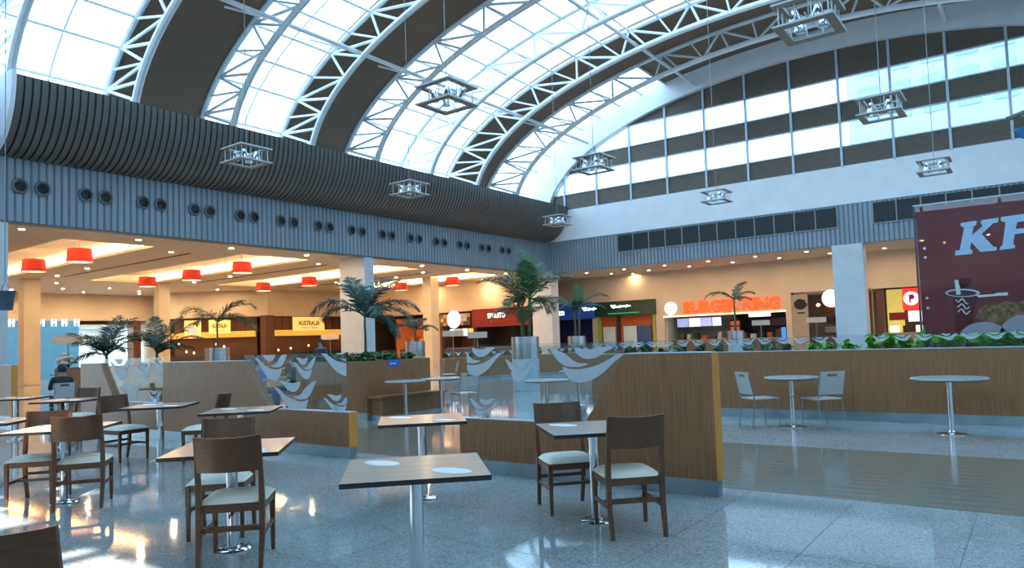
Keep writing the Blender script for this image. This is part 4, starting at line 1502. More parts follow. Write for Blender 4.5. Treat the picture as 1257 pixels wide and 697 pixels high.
# ------------------------------------------------------------------ palms
def frond_mesh(az, el, L, droop, m_, nl=26, ll=0.42, seed=0, twist=0.0):
    rnd = random.Random(seed)
    b = MB()
    n = 14
    pts = []
    p = Vector((0, 0, 0))
    e = el
    hd = Vector((math.cos(az), math.sin(az), 0))
    for k in range(n + 1):
        pts.append(p.copy())
        p = p + (hd * math.cos(e) + Vector((0, 0, math.sin(e)))) * (L / n)
        e -= droop / n * (0.5 + 1.0 * k / n)
    b.tube(pts, [0.018 * (1 - 0.85 * k / n) + 0.003 for k in range(n + 1)], 5)
    side = Vector((-math.sin(az), math.cos(az), 0))
    for j in range(nl):
        t = 0.14 + 0.86 * j / (nl - 1)
        f = t * n
        i = min(int(f), n - 1)
        q = pts[i].lerp(pts[i + 1], f - i)
        tg = (pts[i + 1] - pts[i]).normalized()
        nrm = tg.cross(side).normalized()
        if nrm.z < 0:
            nrm = -nrm
        Ln = ll * math.sin(PI * (0.16 + 0.80 * t)) ** 0.75 * rnd.uniform(0.85, 1.1)
        for s_ in (-1, 1):
            d = (tg * (0.55 + 0.45 * t) + side * s_ * 0.85 + nrm * rnd.uniform(-0.15, 0.45)).normalized()
            sag = Vector((0, 0, -0.28 * Ln))
            w = 0.014 + 0.009 * rnd.random()
            wv = tg * w
            m1 = q + d * Ln * 0.5 + sag * 0.22
            tip = q + d * Ln + sag
            b.q(q - wv * 0.5, q + wv * 0.5, m1 + wv, m1 - wv)
            b.q(m1 - wv, m1 + wv, tip)
    return b.mesh('frond', m_)


def palm(loc, z0, h, fronds, lab, mleaf, rt=0.045, name='palm', ll=0.42, stems=1, crown=True):
    """fronds = (azimuth deg, elevation deg, length, droop deg)"""
    r = empty(name, (loc[0], loc[1], z0))
    tops = []
    for s_ in range(stems):
        a = s_ * 2.4
        ox, oy = (0.0, 0.0) if stems == 1 else (0.13 * math.cos(a), 0.13 * math.sin(a))
        hh = h * (1 - 0.16 * (s_ % 3)) if stems > 1 else h
        pts = [(ox, oy, 0), (ox * 1.2 + 0.01, oy * 1.2, hh * 0.5), (ox * 1.5, oy * 1.5, hh)]
        MB().tube(pts, [rt * 1.15, rt * 0.9, rt * 0.75], 8).build('trunk', trunk_m, r, smooth=True)
        tops.append(Vector(pts[-1]))
        if crown:
            MB().tube([tops[-1] - Vector((0, 0, 0.25)), tops[-1] + Vector((0, 0, 0.08))], [rt * 0.95, rt * 0.7], 8).build('crownshaft', trunk_g, r, smooth=True)
    for k, (az, el, L, dr) in enumerate(fronds):
        me = frond_mesh(math.radians(az), math.radians(el), L, math.radians(dr), mleaf, 40, ll * 1.2, seed=k * 7 + int(loc[0] * 10))
        put('frond', me, r, loc=tops[k % stems])
    tag(r, lab, 'palm')
    return r


SX = 53.6      # azimuth of the image's right-hand direction is -36.4 + 90 from +y; world azimuth of screen right
RIGHT = math.degrees(math.atan2(RT.y, RT.x))          # screen-right as a world azimuth
AWAY = math.degrees(math.atan2(fw.y, fw.x))


def scr(a):
    """world azimuth of a frond that points a degrees round from screen right (90 = away from the camera)"""
    return RIGHT + a


# planter with a bench, greenery and a palm
r = empty('planter_bench', (-11.7, 10.5, 0))
X0, X1, Y0, Y1, PZ = -12.9, -10.7, 9.62, 11.45, 1.16
MB().box((X0, Y0, 0.15), (X1, Y0 + 0.06, PZ)).wbuild('front_panel', panelwood, r)
MB().box((X1 - 0.06, Y0 + 0.06, 0.15), (X1, Y1, PZ)).wbuild('side_panel', panelwood, r)
MB().box((X0, Y0 + 0.06, 0.15), (X0 + 0.06, Y1, PZ)).wbuild('side_panel', panelwood, r)
MB().box((X0 + 0.06, Y1 - 0.06, 0.15), (X1 - 0.06, Y1, PZ)).wbuild('rear_panel', panelwood, r)
MB().box((X0 + 0.03, Y0 + 0.02, 0), (X1 - 0.02, Y1 - 0.02, 0.15)).wbuild('kick_plate', kick, r)
MB().box((X0 + 0.06, Y0 + 0.06, 0.9), (X1 - 0.06, Y1 - 0.06, PZ - 0.06)).wbuild('soil', soil_m, r)
MB().box((X1 + 0.002, Y0 + 0.02, 0.43), (X1 + 0.42, Y1 + 0.1, 0.47)).wbuild('bench_seat', panelwood, r)
MB().box((X1 + 0.002, Y0 + 0.1, 0.10), (X1 + 0.34, Y1 + 0.05, 0.43)).wbuild('bench_front', panelwood, r)
MB().box((X1 + 0.002, Y0 + 0.1, 0.0), (X1 + 0.30, Y1 + 0.05, 0.10)).wbuild('bench_kick', kick, r)
ps = on(484, 446, 0, X1)
MB().box((X1, ps.y - 0.17, ps.z - 0.06), (X1 + 0.006, ps.y + 0.17, ps.z + 0.08)).wbuild('blue_sticker', blue_m, r)
MB().box((X1 + 0.006, ps.y - 0.13, ps.z - 0.01), (X1 + 0.008, ps.y + 0.05, ps.z + 0.01)).wbuild('sticker_print', white_dec, r)
tag(r, 'walnut planter with built-in bench, blue sticker and leafy greenery', 'planter')
for k in range(15):
    xx = X0 + 0.25 + (k % 5) * 0.43 + random.uniform(-0.06, 0.06)
    yy = Y0 + 0.3 + (k // 5) * 0.55 + random.uniform(-0.06, 0.06)
    leaf_clump('leafy_plant', (xx, yy, PZ - 0.06), 0.2, 34, 'glossy green leafy plant in the bench planter', 'greenery in the bench planter', leaf_g, 0.17, 0.22)
palm((-12.185, 10.95), PZ - 0.06, 1.02,
     [(scr(172), 48, 1.45, 120), (scr(165), 38, 1.2, 110), (scr(150), 70, 1.0, 50), (scr(8), 42, 1.35, 100), (scr(-10), 30, 1.25, 100), (scr(20), 66, 1.15, 55), (scr(50), 72, 1.15, 55), (scr(130), 74, 1.15, 50), (scr(-60), 40, 1.0, 110), (scr(-25), 12, 1.05, 100), (scr(-5), -5, 0.95, 75)],
     'dark feather palm with slim straight trunk in the bench planter', leaf_d, 0.03, ll=0.40)


# steel pots with palms
def pot(x, y, lab, z1=1.57, rad=0.40):
    r = empty('steel_pot', (x, y, 0))
    MB().lathe([(rad, 0.0), (rad, 0.93)], 32).build('lower_drum', mat('pale_pot_drum', (0.55, 0.66, 0.70), 0.35, 0.5, var=0.04), r, smooth=True)
    MB().lathe([(rad + 0.008, 0.93), (rad + 0.008, z1), (rad - 0.02, z1), (rad - 0.02, z1 - 0.12)], 32, close=False).build('upper_drum', steel, r, smooth=True)
    MB().lathe([(0.0, z1 - 0.06), (rad - 0.02, z1 - 0.06)], 24, close=False).build('soil', soil_m, r)
    tag(r, lab, 'plant pot')
    return r


pot(-12.25, 17.2, 'tall steel drum pot carrying the biggest bushy palm')
pot(-16.74, 27.48, 'tall steel drum pot before the green and orange shop')
pot(-12.06, 34.66, 'tall steel drum pot before the burger shop')
palm((-12.25, 17.2), 1.51, 1.15,
     [(scr(178), 55, 1.75, 95), (scr(165), 60, 1.4, 60), (scr(5), 40, 1.6, 85), (scr(-8), 48, 1.5, 60), (scr(100), 80, 1.75, 45), (scr(50), 72, 1.7, 50), (scr(140), 70, 1.7, 55), (scr(-100), 70, 1.4, 50), (scr(-40), 55, 1.35, 75),
      (scr(30), 62, 1.5, 40), (scr(185), 30, 1.0, 120), (scr(-15), 15, 0.9, 110), (scr(20), 5, 0.8, 100), (scr(-120), 40, 1.1, 110), (scr(150), 80, 1.5, 20)],
     'biggest bushy green palm in a tall steel pot before the fascia corner', leaf_m, 0.035, ll=0.42, stems=4)
palm((-12.25, 17.2), 1.51, 0.5, [(scr(150), 60, 1.1, 70), (scr(40), 60, 1.0, 70), (scr(-70), 60, 1.0, 80), (scr(200), 45, 1.0, 90)],
     'olive undergrowth palm at the foot of the biggest bushy palm', leaf_y, 0.025, name='small_palm', ll=0.32, stems=3)
palm((-16.74, 27.48), 1.51, 1.25,
     [(scr(10), 58, 1.7, 105), (scr(25), 62, 1.5, 70), (scr(-10), 30, 1.2, 80), (scr(160), 62, 1.3, 95), (scr(100), 80, 1.2, 20), (scr(-80), 60, 1.1, 80), (scr(175), 40, 0.9, 95)],
     'arching green palm in front of the navy and green shop signs', leaf_m, 0.05, ll=0.36, stems=2)
palm((-12.06, 34.66), 1.51, 1.55,
     [(scr(172), 48, 1.7, 125), (scr(160), 55, 1.2, 110), (scr(20), 45, 1.4, 85), (scr(35), 70, 1.45, 75), (scr(5), 30, 1.0, 90), (scr(-90), 30, 1.0, 90)],
     'thin arching palm growing up in front of the burger letters', leaf_d, 0.05, ll=0.34)
pot(-23.16, 14.02, 'tall steel pot behind the partition, under the forked palm')
palm((-23.16, 14.02), 1.51, 0.95,
     [(scr(165), 48, 1.7, 100), (scr(150), 40, 1.35, 115), (scr(25), 60, 1.6, 110), (scr(15), 62, 1.2, 60), (scr(0), 22, 1.55, 95), (scr(-20), 35, 1.2, 90)],
     'dark forked palm with three big fronds before the steakhouse', leaf_d, 0.035, ll=0.52)
# planter with two bush palms behind the short partition
r = empty('planter_box', (-21.2, 10.0, 0))
MB().box((-22.4, 8.6, 0.12), (-20.0, 11.5, 1.12)).wbuild('wood_body', panelwood, r)
MB().box((-22.35, 8.65, 0), (-20.05, 11.45, 0.12)).wbuild('kick_plate', kick, r)
MB().box((-22.3, 8.7, 1.12), (-20.1, 11.4, 1.13)).wbuild('soil', soil_m, r)
tag(r, 'walnut planter box holding the two bush palms', 'planter')
palm((-21.0, 9.37), 1.13, 0.3,
     [(scr(165), 42, 1.5, 40), (scr(150), 55, 1.0, 50), (scr(70), 70, 1.5, 60), (scr(95), 72, 1.4, 45), (scr(25), 45, 1.5, 80), (scr(15), 60, 1.3, 90), (scr(-30), 40, 1.0, 90), (scr(-120), 50, 1.0, 80), (scr(180), 25, 0.8, 80)],
     'dark bush palm before the bright corridor, nearer the blue wall', leaf_d, 0.05, name='bush_palm', ll=0.40, crown=False)
palm((-20.94, 10.75), 1.13, 0.3,
     [(scr(40), 52, 1.55, 35), (scr(15), 45, 1.4, 70), (scr(60), 72, 1.4, 50), (scr(150), 60, 1.2, 60), (scr(120), 75, 1.3, 40), (scr(-30), 40, 1.0, 80), (scr(5), 30, 1.1, 60)],
     'dark bush palm nearer the cream column and the steakhouse', leaf_d, 0.05, name='bush_palm', ll=0.38, crown=False)
pot(-21.14, 21.75, 'tall steel pot of the small dark palm by the cream column')
palm((-21.14, 21.75), 1.51, 0.5, [(scr(170), 45, 1.0, 100), (scr(10), 35, 1.1, 100), (scr(60), 60, 0.9, 60), (scr(-40), 30, 0.8, 80), (scr(140), 60, 0.9, 60)],
     'small dark palm beside the cream column and the grill', leaf_d, 0.05, ll=0.34)
# flowers
fl_w, fl_p = flat('white_petal', (0.8, 0.8, 0.78)), flat('peach_petal', (0.75, 0.38, 0.26))
r = empty('flower_arrangement', (-22.15, 8.85, 1.13))
for k in range(26):
    a, rr = random.uniform(0, 2 * PI), 0.42 * math.sqrt(random.random())
    MB().lathe([(0.0, -0.05), (0.055, -0.02), (0.065, 0.015), (0.03, 0.045), (0, 0.05)], 7, (rr * math.cos(a) * 0.6 - 0.1, rr * math.sin(a) * 0.6, random.uniform(0.12, 0.42)), close=False).build('flower', fl_w if k % 3 else fl_p, r)
lb = MB()
for k in range(14):
    a = random.uniform(0, 2 * PI)
    lb.tube([(0, 0, 0), (0.25 * math.cos(a), 0.25 * math.sin(a), 0.25)], 0.008, 4)
lb.build('stem', leaf_m, r)
tag(r, 'white and peach flower arrangement beside the bush palms', 'flowers')

# second planter wall far behind, between the pots
A, B = Vector((-19.0, 21.1, 0)), Vector((-14.7, 28.3, 0))
d = (B - A).normalized()
n = d.cross(Vector((0, 0, 1)))
LL = (B - A).length
r = empty('planter_wall', tuple((A + B) / 2))
MB().prism([(0, 0.1), (LL, 0.1), (LL, 0.85), (0, 0.85)], A + n * 0.1, d, (0, 0, 1), -0.6).wbuild('wood_body', panelwood, r)
MB().prism([(0, 0.0), (LL, 0.0), (LL, 0.1), (0, 0.1)], A + n * 0.08, d, (0, 0, 1), -0.55).wbuild('kick_plate', kick, r)
MB().prism([(0, 0.86), (LL, 0.86), (LL, 1.2), (0, 1.2)], A + n * 0.08, d, (0, 0, 1), -0.012).wbuild('glass_pane', clear, r)
for k in range(22):
    u = (k + 0.5) * LL / 22
    MB().prism([(u - 0.12, 1.1), (u - 0.03, 1.0), (u, 0.93), (u + 0.06, 0.98), (u + 0.13, 1.08), (u + 0.03, 1.04)], A + n * 0.083, d, (0, 0, 1), 0.002).wbuild('bird_decal', frost, r)
tag(r, 'far low walnut planter wall between the steel pots', 'planter wall')
for k in range(16):
    p = A + d * (0.3 + k * 0.5) - n * 0.2
    leaf_clump('leafy_plant', (p.x, p.y, 0.85), 0.24, 26, 'dark green plant in the far low planter wall', 'plants in the far planter wall', leaf_g, 0.2, 0.32)
# ------------------------------------------------------------------ wooden chairs
def make_chair():
    """faces +y; origin on the floor under the seat"""
    r = empty('dining_chair')
    W, D = 0.205, 0.205
    sh = 0.435
    # back legs sweep from splayed feet up into the raked back posts
    for s_ in (-1, 1):
        pts = [(s_ * (W - 0.005), -D - 0.055, 0.0), (s_ * W, -D - 0.012, 0.22), (s_ * W, -D, 0.42), (s_ * W, -D - 0.02, 0.60), (s_ * (W - 0.003), -D - 0.075, 0.885)]
        b = MB()
        n = len(pts)
        base = len(b.v)
        for k, p in enumerate(pts):
            hw = (0.015, 0.018, 0.019, 0.017, 0.014)[k]
            hd = (0.017, 0.021, 0.024, 0.019, 0.013)[k]
            for a, c in ((-hw, -hd), (hw, -hd), (hw, hd), (-hw, hd)):
                b.v.append((p[0] + a, p[1] + c, p[2]))
        for k in range(n - 1):
            for j in range(4):
                j2 = (j + 1) % 4
                b.f.append((base + 4 * k + j, base + 4 * k + j2, base + 4 * k + 4 + j2, base + 4 * k + 4 + j)); b.mi.append(0)
        b.f.append((3, 2, 1, 0)); b.mi.append(0)
        b.f.append(tuple(4 * (n - 1) + j for j in range(4))); b.mi.append(0)
        b.build('back_leg', darkwood, r, bevel=0.004)
        b = MB()
        v = [(s_ * W, D - 0.01)]
        for k, (z, hw) in enumerate(((0.0, 0.013), (0.42, 0.020))):
            for a, c in ((-hw, -hw), (hw, -hw), (hw, hw), (-hw, hw)):
                b.v.append((s_ * (W - 0.004) + a, D - 0.012 + c, z))
        for j in range(4):
            j2 = (j + 1) % 4
            b.f.append((j, j2, 4 + j2, 4 + j)); b.mi.append(0)
        b.f += [(3, 2, 1, 0), (4, 5, 6, 7)]; b.mi += [0, 0]
        b.build('front_leg', darkwood, r, bevel=0.004)
        MB().box((s_ * W - 0.009, -D + 0.015, 0.205), (s_ * W + 0.009, D - 0.03, 0.235)).build('side_stretcher', darkwood, r)
        MB().box((s_ * W - 0.010, -D + 0.015, 0.375), (s_ * W + 0.010, D - 0.03, 0.43)).build('seat_rail', darkwood, r)
    MB().box((-W + 0.015, -0.01, 0.207), (W - 0.015, 0.012, 0.233)).build('cross_stretcher', darkwood, r)
    MB().box((-W + 0.015, D - 0.022, 0.375), (W - 0.015, D - 0.002, 0.43)).build('seat_rail', darkwood, r)
    MB().box((-W + 0.015, -D - 0.01, 0.375), (W - 0.015, -D + 0.012, 0.43)).build('seat_rail', darkwood, r)
    MB().box((-W + 0.015, -D - 0.012, 0.245), (W - 0.015, -D + 0.006, 0.275)).build('back_stretcher', darkwood, r)
    # curved top slat of the back
    b = MB()
    n = 12
    H = 5
    for face in (0, 1):
        for i in range(n + 1):
            u = -1 + 2 * i / n
            for j in range(H + 1):
                v = j / H
                z = 0.655 + v * (0.232 + 0.010 * (u * u) * (1 if v > 0.5 else 0))
                rake = -D - 0.020 - 0.055 * (z - 0.60) / 0.285
                cv = -0.06 * (1 - u * u) 
                y = rake + cv + (0.011 if face else -0.011)
                b.v.append((u * (W + 0.012), y, z))
    def id_(f, i, j):
        return f * (n + 1) * (H + 1) + i * (H + 1) + j
    for i in range(n):
        for j in range(H):
            b.f.append((id_(0, i, j), id_(0, i + 1, j), id_(0, i + 1, j + 1), id_(0, i, j + 1))); b.mi.append(0)
            b.f.append((id_(1, i, j), id_(1, i, j + 1), id_(1, i + 1, j + 1), id_(1, i + 1, j))); b.mi.append(0)
        b.f.append((id_(0, i, H), id_(0, i + 1, H), id_(1, i + 1, H), id_(1, i, H))); b.mi.append(0)
        b.f.append((id_(0, i, 0), id_(1, i, 0), id_(1, i + 1, 0), id_(0, i + 1, 0))); b.mi.append(0)
    for j in range(H):
        b.f.append((id_(0, 0, j), id_(0, 0, j + 1), id_(1, 0, j + 1), id_(1, 0, j))); b.mi.append(0)
        b.f.append((id_(0, n, j), id_(1, n, j), id_(1, n, j + 1), id_(0, n, j + 1))); b.mi.append(0)
    b.build('backrest', darkwood, r, smooth=True)
    # padded seat, domed
    b = MB()
    n = 10
    for i in range(n + 1):
        for j in range(n + 1):
            u, v = -1 + 2 * i / n, -1 + 2 * j / n
            k = (1 - abs(u) ** 4) * (1 - abs(v) ** 4)
            x = u * (W + 0.018) * (1 - 0.03 * v * v)
            y = v * (D + 0.018) * (1 - 0.02 * u * u) + 0.01
            b.v.append((x * (1 if v > -0.9 else 0.9), y, 0.432 + 0.048 * k ** 0.5))
    for i in range(n):
        for j in range(n):
            a = i * (n + 1) + j
            b.f.append((a, a + n + 1, a + n + 2, a + 1)); b.mi.append(0)
    b.f.append(tuple([i * (n + 1) for i in range(n + 1)][::1] + [n * (n + 1) + j for j in range(1, n + 1)] + [i * (n + 1) + n for i in range(n - 1, -1, -1)] + [j for j in range(n - 1, 0, -1)])[::-1]); b.mi.append(0)
    b.build('seat_pad', cream_pad, r, smooth=True)
    tag(r, 'x', 'chair')
    return r


CHAIRS = [(-4.64, 2.95, 45, 'dark wood chair with curved back, tucked under the table with two chairs and shiny post', 0),
          (-5.42, 3.30, -135, 'dark wood chair across the table from the curved-back chair, seat pushed towards the post', 0),
          (-2.63, 4.97, 45, 'dark wood chair with cream seat standing clear before the big-bird partition', 0),
          (-3.38, 5.31, -132, 'dark wood chair facing the room, against the low end of the big-bird partition', 0),
          (-7.70, 3.22, 55, 'dark wood chair with its back to the room at the sunlit table', 0),
          (-8.32, 3.04, -132, 'dark wood chair with bright sunlit seat, across the sunlit table', 0),
          (-10.33, 4.85, -82, 'dark wood chair seen sideways beside the long-post table before the short partition', 0),
          (-9.15, 5.33, 128, 'dark wood chair behind the long-post table, turned towards the slanted partition', 0),
          (-3.08, 1.10, 45, 'dark wood chair in the foreground showing only its curved back', 0),
          (-13.5, 5.55, -150, 'dark wood chair seen edge-on behind the far table by the short partition', 0)]
ch0 = make_chair()
for k, (x, y, a, lab, _) in enumerate(CHAIRS):
    o = ch0 if k == 0 else copy_tree(ch0)
    place(o, (x, y, 0), math.radians(a), lab, 'dark wood chairs at the square tables')


# ------------------------------------------------------------------ square pedestal tables
def make_table(stick=True):
    r = empty('cafe_table')
    h = 0.40
    MB().box((-h, -h, 0.728), (h, h, 0.752)).build('tabletop', tabletop_m, r)
    b = MB()
    b.box((-h - 0.002, -h - 0.002, 0.724), (h + 0.002, -h, 0.7515)); b.box((-h - 0.002, h, 0.724), (h + 0.002, h + 0.002, 0.7515))
    b.box((-h - 0.002, -h, 0.724), (-h, h, 0.7515)); b.box((h, -h, 0.724), (h + 0.002, h, 0.7515))
    b.box((-h, -h, 0.724), (h, h, 0.7278))
    b.build('edge_band', black_edge, r)
    MB().lathe([(0.04, 0.02), (0.04, 0.722)], 24).build('post', chrome, r, smooth=True)
    MB().lathe([(0.135, 0.0), (0.135, 0.008), (0.12, 0.018), (0.06, 0.022), (0.05, 0.035), (0.04, 0.035)], 28).build('base_plate', chrome, r, smooth=True)
    MB().box((-0.16, -0.16, 0.712), (0.16, 0.16, 0.724)).build('top_bracket', black_edge, r)
    MB().lathe([(0.046, 0.66), (0.046, 0.70)], 20).build('collar', chrome, r, smooth=True)
    if stick:
        for s_ in (-1, 1):
            pts = [(0.135 * math.cos(a * PI / 12), 0.075 * math.sin(a * PI / 12)) for a in range(24)]
            c, s2 = math.cos(-PI / 4), math.sin(-PI / 4)
            pts = [(u * c - v * s2 - 0.20 * s_, u * s2 + v * c + 0.20 * s_) for u, v in pts]
            MB().prism(pts, (0, 0, 0.7522), (1, 0, 0), (0, 1, 0), 0.0008).build('oval_sticker', white_dec, r)
    return r


TABLES = [(-3.0, 3.06, 'square laminate table with two white oval stickers, standing alone without chairs'),
          (-4.83, 5.03, 'square laminate table without chairs in the gap between the two slanted partitions'),
          (-2.97, 5.07, 'square laminate table between two chairs before the big-bird partition'),
          (-4.90, 3.07, 'square laminate table between two chairs, its shiny post behind the curved-back chair'),
          (-7.80, 5.03, 'square laminate table just before the low end of the five-bird partition'),
          (-9.76, 5.05, 'square laminate table with a long visible post beside the sideways chair'),
          (-12.9, 5.15, 'square laminate table far back in front of the open gap, beside the edge-on chair'),
          (-14.75, 5.05, 'square laminate table before the partition beyond the open gap'),
          (-8.0, 3.16, 'square laminate table in the sun patch between two chairs'),
          (-9.75, 3.05, 'square laminate table next to the sunlit one, towards the blue wall')]
tb0 = make_table()
for k, (x, y, lab) in enumerate(TABLES):
    o = tb0 if k == 0 else copy_tree(tb0)
    place(o, (x, y, 0), math.radians(45), lab, 'square tables in the seating area')
    o['category'] = 'table'


# ------------------------------------------------------------------ round tables and light metal chairs
pale_top = mat('pale_stone_top', (0.40, 0.46, 0.45), 0.22, var=0.05, scale=12)
shell = mat('pale_plastic_shell', (0.50, 0.50, 0.47), 0.4, var=0.03)
chair_wire = mat('chair_tube', (0.30, 0.33, 0.35), 0.3, 0.8)


def make_round(rad):
    r = empty('round_table')
    MB().lathe([(rad - 0.015, 0.735), (rad, 0.742), (rad, 0.758), (rad - 0.006, 0.765), (0.0, 0.765)], 40).build('tabletop', pale_top, r, smooth=True)
    MB().lathe([(rad - 0.02, 0.728), (rad - 0.01, 0.735)], 36).build('edge_ring', black_edge, r)
    MB().lathe([(0.038, 0.02), (0.038, 0.728)], 20).build('post', chrome, r, smooth=True)
    MB().lathe([(0.19, 0.0), (0.19, 0.01), (0.12, 0.022), (0.05, 0.03), (0.038, 0.05)], 28).build('base_plate', chrome, r, smooth=True)
    tag(r, 'x', 'table')
    return r


rt0 = make_round(0.40)
place(rt0, (-3.17, 11.5, 0), 0, 'round table with two light metal chairs against the planter wall', 'round tables by the planter wall')
rt1 = make_round(0.47)
place(rt1, (-1.07, 11.42, 0), 0, 'round table without chairs against the planter wall under the advert', 'round tables by the planter wall')


def make_metal_chair():
    r = empty('metal_chair')
    w, d = 0.20, 0.20
    for s_ in (-1, 1):
        MB().tube([(s_ * w, d, 0.0), (s_ * w, d - 0.01, 0.44), (s_ * w, -d, 0.44)], 0.010, 6).build('front_leg', chair_wire, r)
        MB().tube([(s_ * w, -d - 0.05, 0.0), (s_ * w, -d, 0.44), (s_ * w, -d - 0.085, 0.84)], 0.010, 6).build('back_leg', chair_wire, r)
        MB().tube([(s_ * w, d - 0.005, 0.30), (s_ * w, -d - 0.015, 0.30)], 0.006, 5).build('side_rail', chair_wire, r)
    MB().box((-w - 0.01, -d, 0.44), (w + 0.01, d + 0.02, 0.458)).build('seat', shell, r, bevel=0.006)
    # back shell with a hand slot: four pieces of one sheet
    b = MB()
    def sheet(x0, x1, z0, z1):
        def yy(z):
            return -d - 0.085 * (z - 0.44) / 0.40
        b.q((x0, yy(z0) + 0.008, z0), (x1, yy(z0) + 0.008, z0), (x1, yy(z1) + 0.008, z1), (x0, yy(z1) + 0.008, z1))
        b.q((x0, yy(z0) - 0.008, z0), (x0, yy(z1) - 0.008, z1), (x1, yy(z1) - 0.008, z1), (x1, yy(z0) - 0.008, z0))
        b.q((x0, yy(z1) - 0.008, z1), (x0, yy(z1) + 0.008, z1), (x1, yy(z1) + 0.008, z1), (x1, yy(z1) - 0.008, z1))
        b.q((x0, yy(z0) - 0.008, z0), (x1, yy(z0) - 0.008, z0), (x1, yy(z0) + 0.008, z0), (x0, yy(z0) + 0.008, z0))
    sheet(-w, w, 0.52, 0.785); sheet(-w, -0.085, 0.785, 0.825); sheet(0.085, w, 0.785, 0.825); sheet(-w, w, 0.825, 0.86)
    b.build('backrest', shell, r)
    tag(r, 'x', 'chair')
    return r


mc0 = make_metal_chair()
place(mc0, (-3.60, 11.28, 0), math.radians(-42), 'pale metal chair at the round table, showing its back slot beyond the tabletop', 'metal chairs')
for x, y, a, lab in ((-2.72, 11.42, 48, 'pale metal chair at the round table, its whole pale back shell in view'),
                     (-9.45, 11.1, 65, 'pale metal chair at the small tables by the planter bench'),
                     (-15.6, 17.6, 120, 'pale metal chair in the middle seating area before the grill')):
    o = copy_tree(mc0)
    place(o, (x, y, 0), math.radians(a), lab, 'metal chairs')
for x, y, lab in ((-10.0, 9.98, 'small round table right beside the planter bench'), (-9.87, 10.86, 'small round table with the pale metal chair by the planter bench'),
                  (-7.05, 10.5, 'pale round table seen through the big-bird glass before the steel pot'), (-8.3, 13.6, 'pale round table behind the big-bird glass, next to the planter wall end')):
    o = copy_tree(rt0)
    place(o, (x, y, 0), 0, lab, 'round tables in the middle seating area')

# far seating towards the food wing
k = 0
FARC = [(-19.5, 14.5, 30), (-18.2, 15.6, -120), (-26.5, 12.6, 60), (-24.6, 13.4, -140), (-28.5, 15.0, 20), (-27.0, 16.4, 200), (-30.2, 12.2, 90), (-31.5, 18.2, 10), (-29.8, 19.6, 190), (-33.5, 22.0, 40), (-31.8, 23.2, 220)]
for x, y, a in FARC:
    o = copy_tree(ch0)
    place(o, (x, y, 0), math.radians(a), 'dark wood chair in the crowded seating before the steakhouse', 'far chairs before the steakhouse')
for x, y in ((-18.9, 15.0), (-25.6, 13.0), (-27.8, 15.7), (-31.2, 12.4), (-30.7, 18.9), (-32.6, 22.6)):
    o = copy_tree(tb0)
    place(o, (x, y, 0), 0.2, 'square table in the crowded seating before the steakhouse', 'far tables before the steakhouse')
    o['category'] = 'table'

# ------------------------------------------------------------------ cream plates on poles
board = flat('cream_board', (0.72, 0.56, 0.42), 0.5)
for px, py, w, D, lab in ((83, 417, 37, 24, 'blank cream board on a pole before the blue toilet wall'), (405, 413.5, 22, 36, 'blank cream board on a pole before the steakhouse sign'),
                          (556, 409, 26, 33, 'blank cream board on a pole before the mosaic shop'), (586, 411, 24, 31, 'blank pale board on a pole before the red pasta shop'),
                          (934, 396, 22, 37, 'blank cream board on a pole before the burger counter'), (1002, 392.5, 24, 36, 'blank cream board on a pole before the cafe')):
    p = at(px, py, D)
    r = empty('pole_sign', (p.x, p.y, 0), math.radians(RIGHT))
    ww = w * D / F_ / 2
    hh = 0.13 if D > 30 else 0.11
    MB().box((-ww, -0.02, p.z - hh), (ww, 0.02, p.z + hh)).build('board', board, r)
    MB().tube([(0, 0.03, 0), (0, 0.03, p.z)], 0.02, 8).build('pole', cable_m, r)
    MB().lathe([(0.2, 0), (0.2, 0.015), (0.03, 0.03)], 20, (0, 0.03, 0)).build('base', cable_m, r)
    tag(r, lab, 'sign')

# ------------------------------------------------------------------ red advert on glass
AY = 14.1
ax0, ax1 = on(1125.5, 300, 1, AY).x, 3.4
az1 = on(1130, 252.5, 1, AY).z
r = empty('advert_panel', ((ax0 + ax1) / 2, AY, 0))
film = bpy.data.materials.new('red_film'); film.use_nodes = True
nn_ = film.node_tree; nn_.nodes.clear()
o_ = nn_.nodes.new('ShaderNodeOutputMaterial'); m1 = nn_.nodes.new('ShaderNodeMixShader'); tr_ = nn_.nodes.new('ShaderNodeBsdfTransparent'); pb_ = nn_.nodes.new('ShaderNodeBsdfPrincipled')
nz_ = nn_.nodes.new('ShaderNodeTexNoise'); nz_.inputs['Scale'].default_value = 1.6
rp_ = nn_.nodes.new('ShaderNodeValToRGB'); rp_.color_ramp.elements[0].color = (0.26, 0.010, 0.020, 1); rp_.color_ramp.elements[1].color = (0.40, 0.018, 0.026, 1)
nn_.links.new(nz_.outputs['Fac'], rp_.inputs[0]); nn_.links.new(rp_.outputs[0], pb_.inputs['Base Color'])
pb_.inputs['Roughness'].default_value = 0.25
pb_.inputs['Specular IOR Level'].default_value = 0.25
m1.inputs[0].default_value = 0.80
nn_.links.new(tr_.outputs[0], m1.inputs[1]); nn_.links.new(pb_.outputs[0], m1.inputs[2]); nn_.links.new(m1.outputs[0], o_.inputs[0])
xs = [ax0, -0.05, 1.65, ax1]
for i in range(3):
    g = MB().box((xs[i] + 0.004, AY, 0.06), (xs[i + 1] - 0.004, AY + 0.012, az1)).wbuild('glass_pane', clear, r)
    MB().prism([(xs[i] + 0.01, 0.08), (xs[i + 1] - 0.006, 0.08), (xs[i + 1] - 0.006, az1 - 0.03), (xs[i] + 0.01, az1 - 0.03)], (0, AY + 0.016, 0), (1, 0, 0), (0, 0, 1), 0.001).wbuild('red_film', film, g)
MB().box((ax0 - 0.03, AY - 0.02, 0), (ax0, AY + 0.04, az1)).wbuild('side_post', mat('plum_post', (0.12, 0.06, 0.09), 0.4), r)
